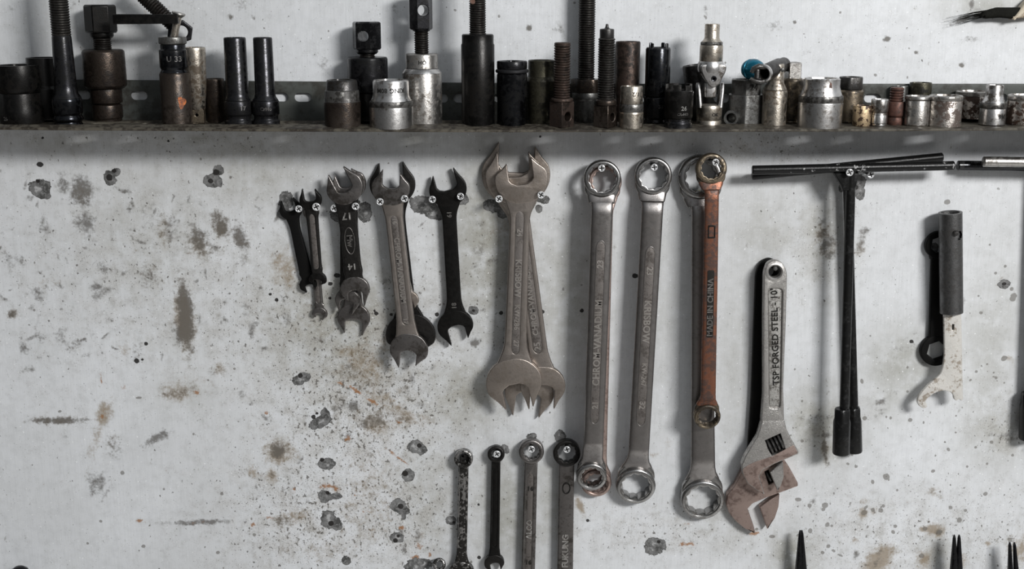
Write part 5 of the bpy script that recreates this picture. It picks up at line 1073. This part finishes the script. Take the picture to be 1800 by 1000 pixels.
    o = lambda pts: [(x / 2.564 + 1580, y / 2.564 + 350) for x, y in pts]
    q = Hang('hook_spanner', 'whitish hook spanner blade held in a grey drilled pipe handle', 'hook spanner', (1671, 411), (1673, 600), .0170)
    bl = o([(200, 490), (279, 490), (283, 700), (286, 880), (288, 900), (280, 908), (268, 898), (258, 908), (246, 900), (243, 880), (232, 868), (200, 860), (170, 866), (142, 882), (118, 905), (122, 922), (128, 934), (110, 942), (90, 931), (79, 912), (85, 890), (102, 865), (130, 835), (165, 805), (186, 783), (196, 755), (203, 700)])
    sl = o([(238, 562), (247, 562), (246, 588), (238, 588)])
    bl_id = q.add('blade', plate([rounded([q.loc(*p) for p in bl], .0012, 2), [q.loc(*p) for p in sl]], .0034, .0008), M['blade'])
    q.add('slot_floor', plate([rounded([q.loc(*p) for p in o([(234, 558), (251, 558), (250, 592), (234, 592)])], .0004, 2)], .0012, .0002, yc=.0010), M['ink'], sub=bl_id)
    k = q.sa; z1, z0 = q.loc(1671, 373)[1], q.loc(1672, 549)[1]; R = 20 * k
    # pipe wall with a drilled hole in front
    zc = q.loc(1671, 411)[1]; n = 64; m = 70; vs = []; fs = []
    for i in range(m + 1):
        for j in range(n): a = 2 * pi * j / n; vs.append((R * sin(a), -R * cos(a), z1 + (z0 - z1) * i / m))
    ha = .47; hr = 7.6 * k
    for i in range(m):
        for j in range(n):
            a = 2 * pi * (j + .5) / n; a = a if a < pi else a - 2 * pi
            if hypot((a - ha) * R, z1 + (z0 - z1) * (i + .5) / m - zc) < hr: continue
            fs.append((i * n + j, i * n + (j + 1) % n, (i + 1) * n + (j + 1) % n, (i + 1) * n + j))
    o2 = len(vs); Ri = R * .80
    for z in (z1, z0):
        for j in range(n): a = 2 * pi * j / n; vs.append((Ri * sin(a), -Ri * cos(a), z))
    for j in range(n):
        jj = (j + 1) % n; fs += [(j, jj, o2 + jj, o2 + j), (m * n + j, m * n + jj, o2 + n + jj, o2 + n + j), (o2 + j, o2 + jj, o2 + n + jj, o2 + n + j)]
    q.T.add('pipe_handle', MB().add(vs, fs), M['pipe'])
    q.done()
    # ---- lower row of combination spanners
    def combo(label, A, B, d, R, r, RB, wB, h, hb, mat, jm, panel=None, texts=(), emblem=None, tilt=12, t=.0062, pm=None):
        q = Hang('combination_spanner', label, 'spanner', A, B, d); q.handle(h, hb, R * .86, RB * .8, mat, t * .86, panel=panel, panel_mat=pm, fb=RB)
        q.ring('a', R, r, t * 1.35, jm, 0, bev=.0014, tilt=-6); q.open_head('b', RB, wB, (.8, .8), -.1, tilt, hb, t, jm)
        for tx in texts: q.text(*tx[:-1], **tx[-1])
        if emblem:
            z = -emblem * q.sa; k = q.sa; q.add('emblem_rim', plate([circ(0, z, 7.5 * k, 30, 11 * k), circ(0, z, 5.4 * k, 30, 8.6 * k)], .0008, .0002, yc=q.front - .0002 if panel is None else -t * .41), jm)
        q.done()
    combo('grimy mottled combination spanner, first of the four along the bottom', (815, 805), (811, 1006), .0075, 16.5, 11.5, 22.5, 20, 9, 9, M['grimy'], M['grimy'], panel=(30, 48, 5.5), pm=M['grimy'])
    combo('slim dark combination spanner, second along the bottom', (872, 797), (869, 989), .0065, 15, 9.5, 17.5, 17, 8, 8.5, WB, WD, panel=(24, 32, 4.2), pm=WB)
    combo('purplish-grey combination spanner stamped 16, third along the bottom', (934, 792), (926, 1085), .0085, 22, 15, 34, 32, 11.5, 12, WG, WG, panel=(40, 70, 5.2), t=.0075,
          texts=[('16', .215, 11, M['ink'], dict(up=True, rot=0)), ('ALCO', .455, 13, M['steel'], dict(up=True)), ('16', .655, 11, M['ink'], dict(rot=0))])
    combo('dirty brownish combination spanner with raised maker lettering, last along the bottom', (996, 795), (992, 1095), .0085, 24, 17.5, 38, 36, 13.5, 14, M['wrench_grey'], WD, t=.0075, emblem=65,
          texts=[('FUKUNG', .56, 15, M['steel'], dict(up=True))])
    # ---- things only showing their tips along the lower edge
    def pliers(label, tipL, tipR, cx, w, d, spread):
        q = Hang('needle_nose_pliers', label, 'pliers', (cx, tipL[1]), (cx, tipL[1] + 190), d); k = q.sa
        for tp, sg in ((tipL, -1), (tipR, 1)):
            x0, z0 = q.loc(*tp); zj = -150 * k
            sts = [(z0, 1.3 * k, 0, 1.4 * k), (z0 - 6 * k, 2.6 * k, 0, 3 * k), (z0 - 62 * k, w * .5 * k, 0, 7 * k), (zj, w * .95 * k, 0, 10 * k)]
            v, f = loft(sts, 18, 2.6); xe = sg * w * .45 * k; out = []
            for a, b, c in v:
                t_ = (z0 - c) / (z0 - zj); xm = x0 + (xe + sg * spread * k - x0) * min(1, t_ * 1.0); out.append((a + xm, b, c))
            q.T.add('jaw', MB().add(out, f), M['black'])
            q.add('grip', tube([(sg * 10 * k, 0, -165 * k), (sg * 26 * k, 0, -230 * k), (sg * 34 * k, 0, -330 * k), (sg * 22 * k, 0, -440 * k)], [9 * k, 10 * k, 11 * k, 8 * k], 14), M['rubber'])
        v, f = lathe([(0, 13 * k), (13 * k, 12 * k), (15 * k, 8 * k), (24 * k, 7 * k), (24 * k, -7 * k), (0, -7 * k)], 32, .6 * k)
        q.T.add('pivot', MB().add([(a, -c, b - 158 * k) for a, b, c in v], f), M['black']); q.done()
    pliers('closed needle-nose pliers pointing up at the bottom edge below the adjustable wrenches', (1406.5, 932), (1409.5, 932), 1408, 12, .016, 0)
    pliers('slightly opened dark pliers pointing up at the bottom edge below the hook spanner', (1677.5, 940), (1686, 940), 1680, 13, .020, -2)
    pliers('slim open pliers pointing up in the bottom corner of the picture', (1775, 953), (1783, 953), 1784, 9, .020, 3)
    p = W(35, 1012, .022); k = scale_at(p); T = Thing('tool_knob', 'rounded black tool knob peeping over the bottom edge in the corner', 'tool handle', p)
    T.add('knob', MB().add(*lathe([(0, 18 * k), (7 * k, 17 * k), (14 * k, 12 * k), (18 * k, 3 * k), (19 * k, -10 * k), (16 * k, -40 * k), (17 * k, -80 * k), (0, -81 * k)], 40)), M['black_gloss'])
    v, f = lathe([(15 * k, -38 * k), (19.5 * k, -40 * k), (19.5 * k, -46 * k), (15 * k, -48 * k)], 40); T.add('ring_band', MB().add(v, f), M['chrome'])
    T.done()
    q = Hang('open_end_spanner', 'tip of a dark chrome spanner poking up beside the grimy mottled one', 'spanner', (772, 992), (768, 1120), .0080)
    q.handle(7, 8, 8, 10, WD, .0040); q.ring('a', 11.5, 6, .0085, M['grimy'], bev=.0016, tilt=-25); q.ring('b', 14, 8, .0075, M['grimy'], bev=.0016); q.done()
    # ---- brush at the top corner
    q = Hang('paint_brush', 'old brush with black bristles and pale worn handle in the top corner', 'brush', (1785, 24), (1785, 224), .0075)
    q.add('bristles', plate([rounded([q.loc(*p) for p in [(1720, 28), (1729, 20), (1741, 16), (1752, 13), (1770, 13), (1796, 13), (1797, 32), (1776, 33), (1757, 31), (1742, 32), (1730, 33)]], .001)], .008, .002), M['bristle'])
    R = random.Random(4); mb = MB()
    for i in range(26):
        y0 = R.uniform(18, 30); L_ = R.uniform(10, 62); yb = y0 + L_ * R.uniform(.18, .36); x = R.uniform(-4, 6)
        P3 = lambda px, py, dy: (lambda c: (c[0], dy, c[1]))(q.loc(px, py))
        mb.add(*tube([P3(1738 + x, y0 - 1, 0), P3(1726 + x - L_ * .3, y0 + (yb - y0) * .25, R.uniform(-.002, .003)), P3(1724 + x - L_, yb, R.uniform(.001, .006))], [.00028, .00022, .0001], 5))
    b = q.T.add('loose_bristles', mb, M['bristle'])
    q.add('handle', plate([rounded([q.loc(*p) for p in [(1774, 34), (1782, 26), (1791, 14), (1800, 3), (1813, -8), (1880, -14), (1880, 22), (1800, 31)]], .0012)], .0105, .0022), M['wood'])
    q.done()
    # ---- screws and nails that carry the tools
    for px, py, d, lab, r_, rt in [
        (525, 367, .0140, 'bright screw at the dead-black spanner, first of all the screws', 6.3, 30), (556, 363.5, .0150, 'bright screw over the neck of the small dark spanner', 7.2, 20),
        (587.5, 366, .0150, 'bright screw in the gap before the oval-emblem spanner stack', 6.8, 20), (625, 362.5, .0215, 'bright screw on the neck of the oval-emblem spanner', 6.6, 25),
        (668, 354.5, .0220, 'bright screw below the far jaw of the 16-17 spanner, beside the oval-emblem stack', 6.5, 40), (711, 349, .0220, 'bright screw on the near side of the 16-17 spanner, facing the lone black one', 6.5, 20),
        (760, 350.5, .0130, 'bright screw under the first prong of the lone black spanner', 6.4, 10), (809.5, 345, .0130, 'bright screw under the second prong of the lone black spanner', 6.4, 60),
        (877, 349.5, .0255, 'bright screw under the first prong of the largest satin spanner', 6.6, 50), (951, 342.5, .0255, 'bright screw under the second prong of the largest satin spanner', 6.6, 55),
        (1057.5, 295.5, .0300, 'bright screw inside the top ring of the 21-23 ring spanner', 6.3, 0), (1150, 294, .0180, 'bright screw inside the top ring of the 23-32 ring spanner', 6.3, 5),
        (1258, 285, .0330, 'bright screw inside the top ring of the coppery ring spanner', 6.3, 60),
        (1493.5, 303, .0360, 'bright screw in front of the T-handle junction', 6.6, 25), (1530.5, 307, .0190, 'bright screw beside the T-handle junction, on bare wall', 6.4, 15),
        (873.5, 798, .0120, 'bright screw inside the ring of the slim dark combination spanner', 6.4, 30), (934, 789.5, .0130, 'bright screw inside the ring of the purplish-grey combination spanner', 6.4, 20), (996.5, 790, .0140, 'bright screw inside the ring of the brownish combination spanner', 6.4, 15)]:
        screw(px, py, d, lab, r_, rot=rt)
    screw(817, 806, .0060, 'dull dark screw filling the ring of the grimy combination spanner', 9.5, mat='dark_steel', rot=40)
    for px, py, d, r, lab in [(1363, 472, .0200, 4.2, 'small grey nail in the eye of the front adjustable wrench'), (1681, 410, .0285, 5.0, 'dark nail through the drilled pipe handle of the hook spanner')]:
        p = W(px, py, d); k = scale_at(p); T = Thing('nail', lab, 'nail', p)
        v, f = lathe([(0, .0012), (r * k * .7, .001), (r * k, .0002), (r * k, -.0006), (r * k * .5, -.0008), (r * k * .45, -d - .002), (0, -d - .002)], 20)
        T.add('nail', MB().add([(a, -c, b) for a, b, c in v], f), M['grey_steel'] if px < 1500 else M['dark_steel']); T.done()
wall_tools()
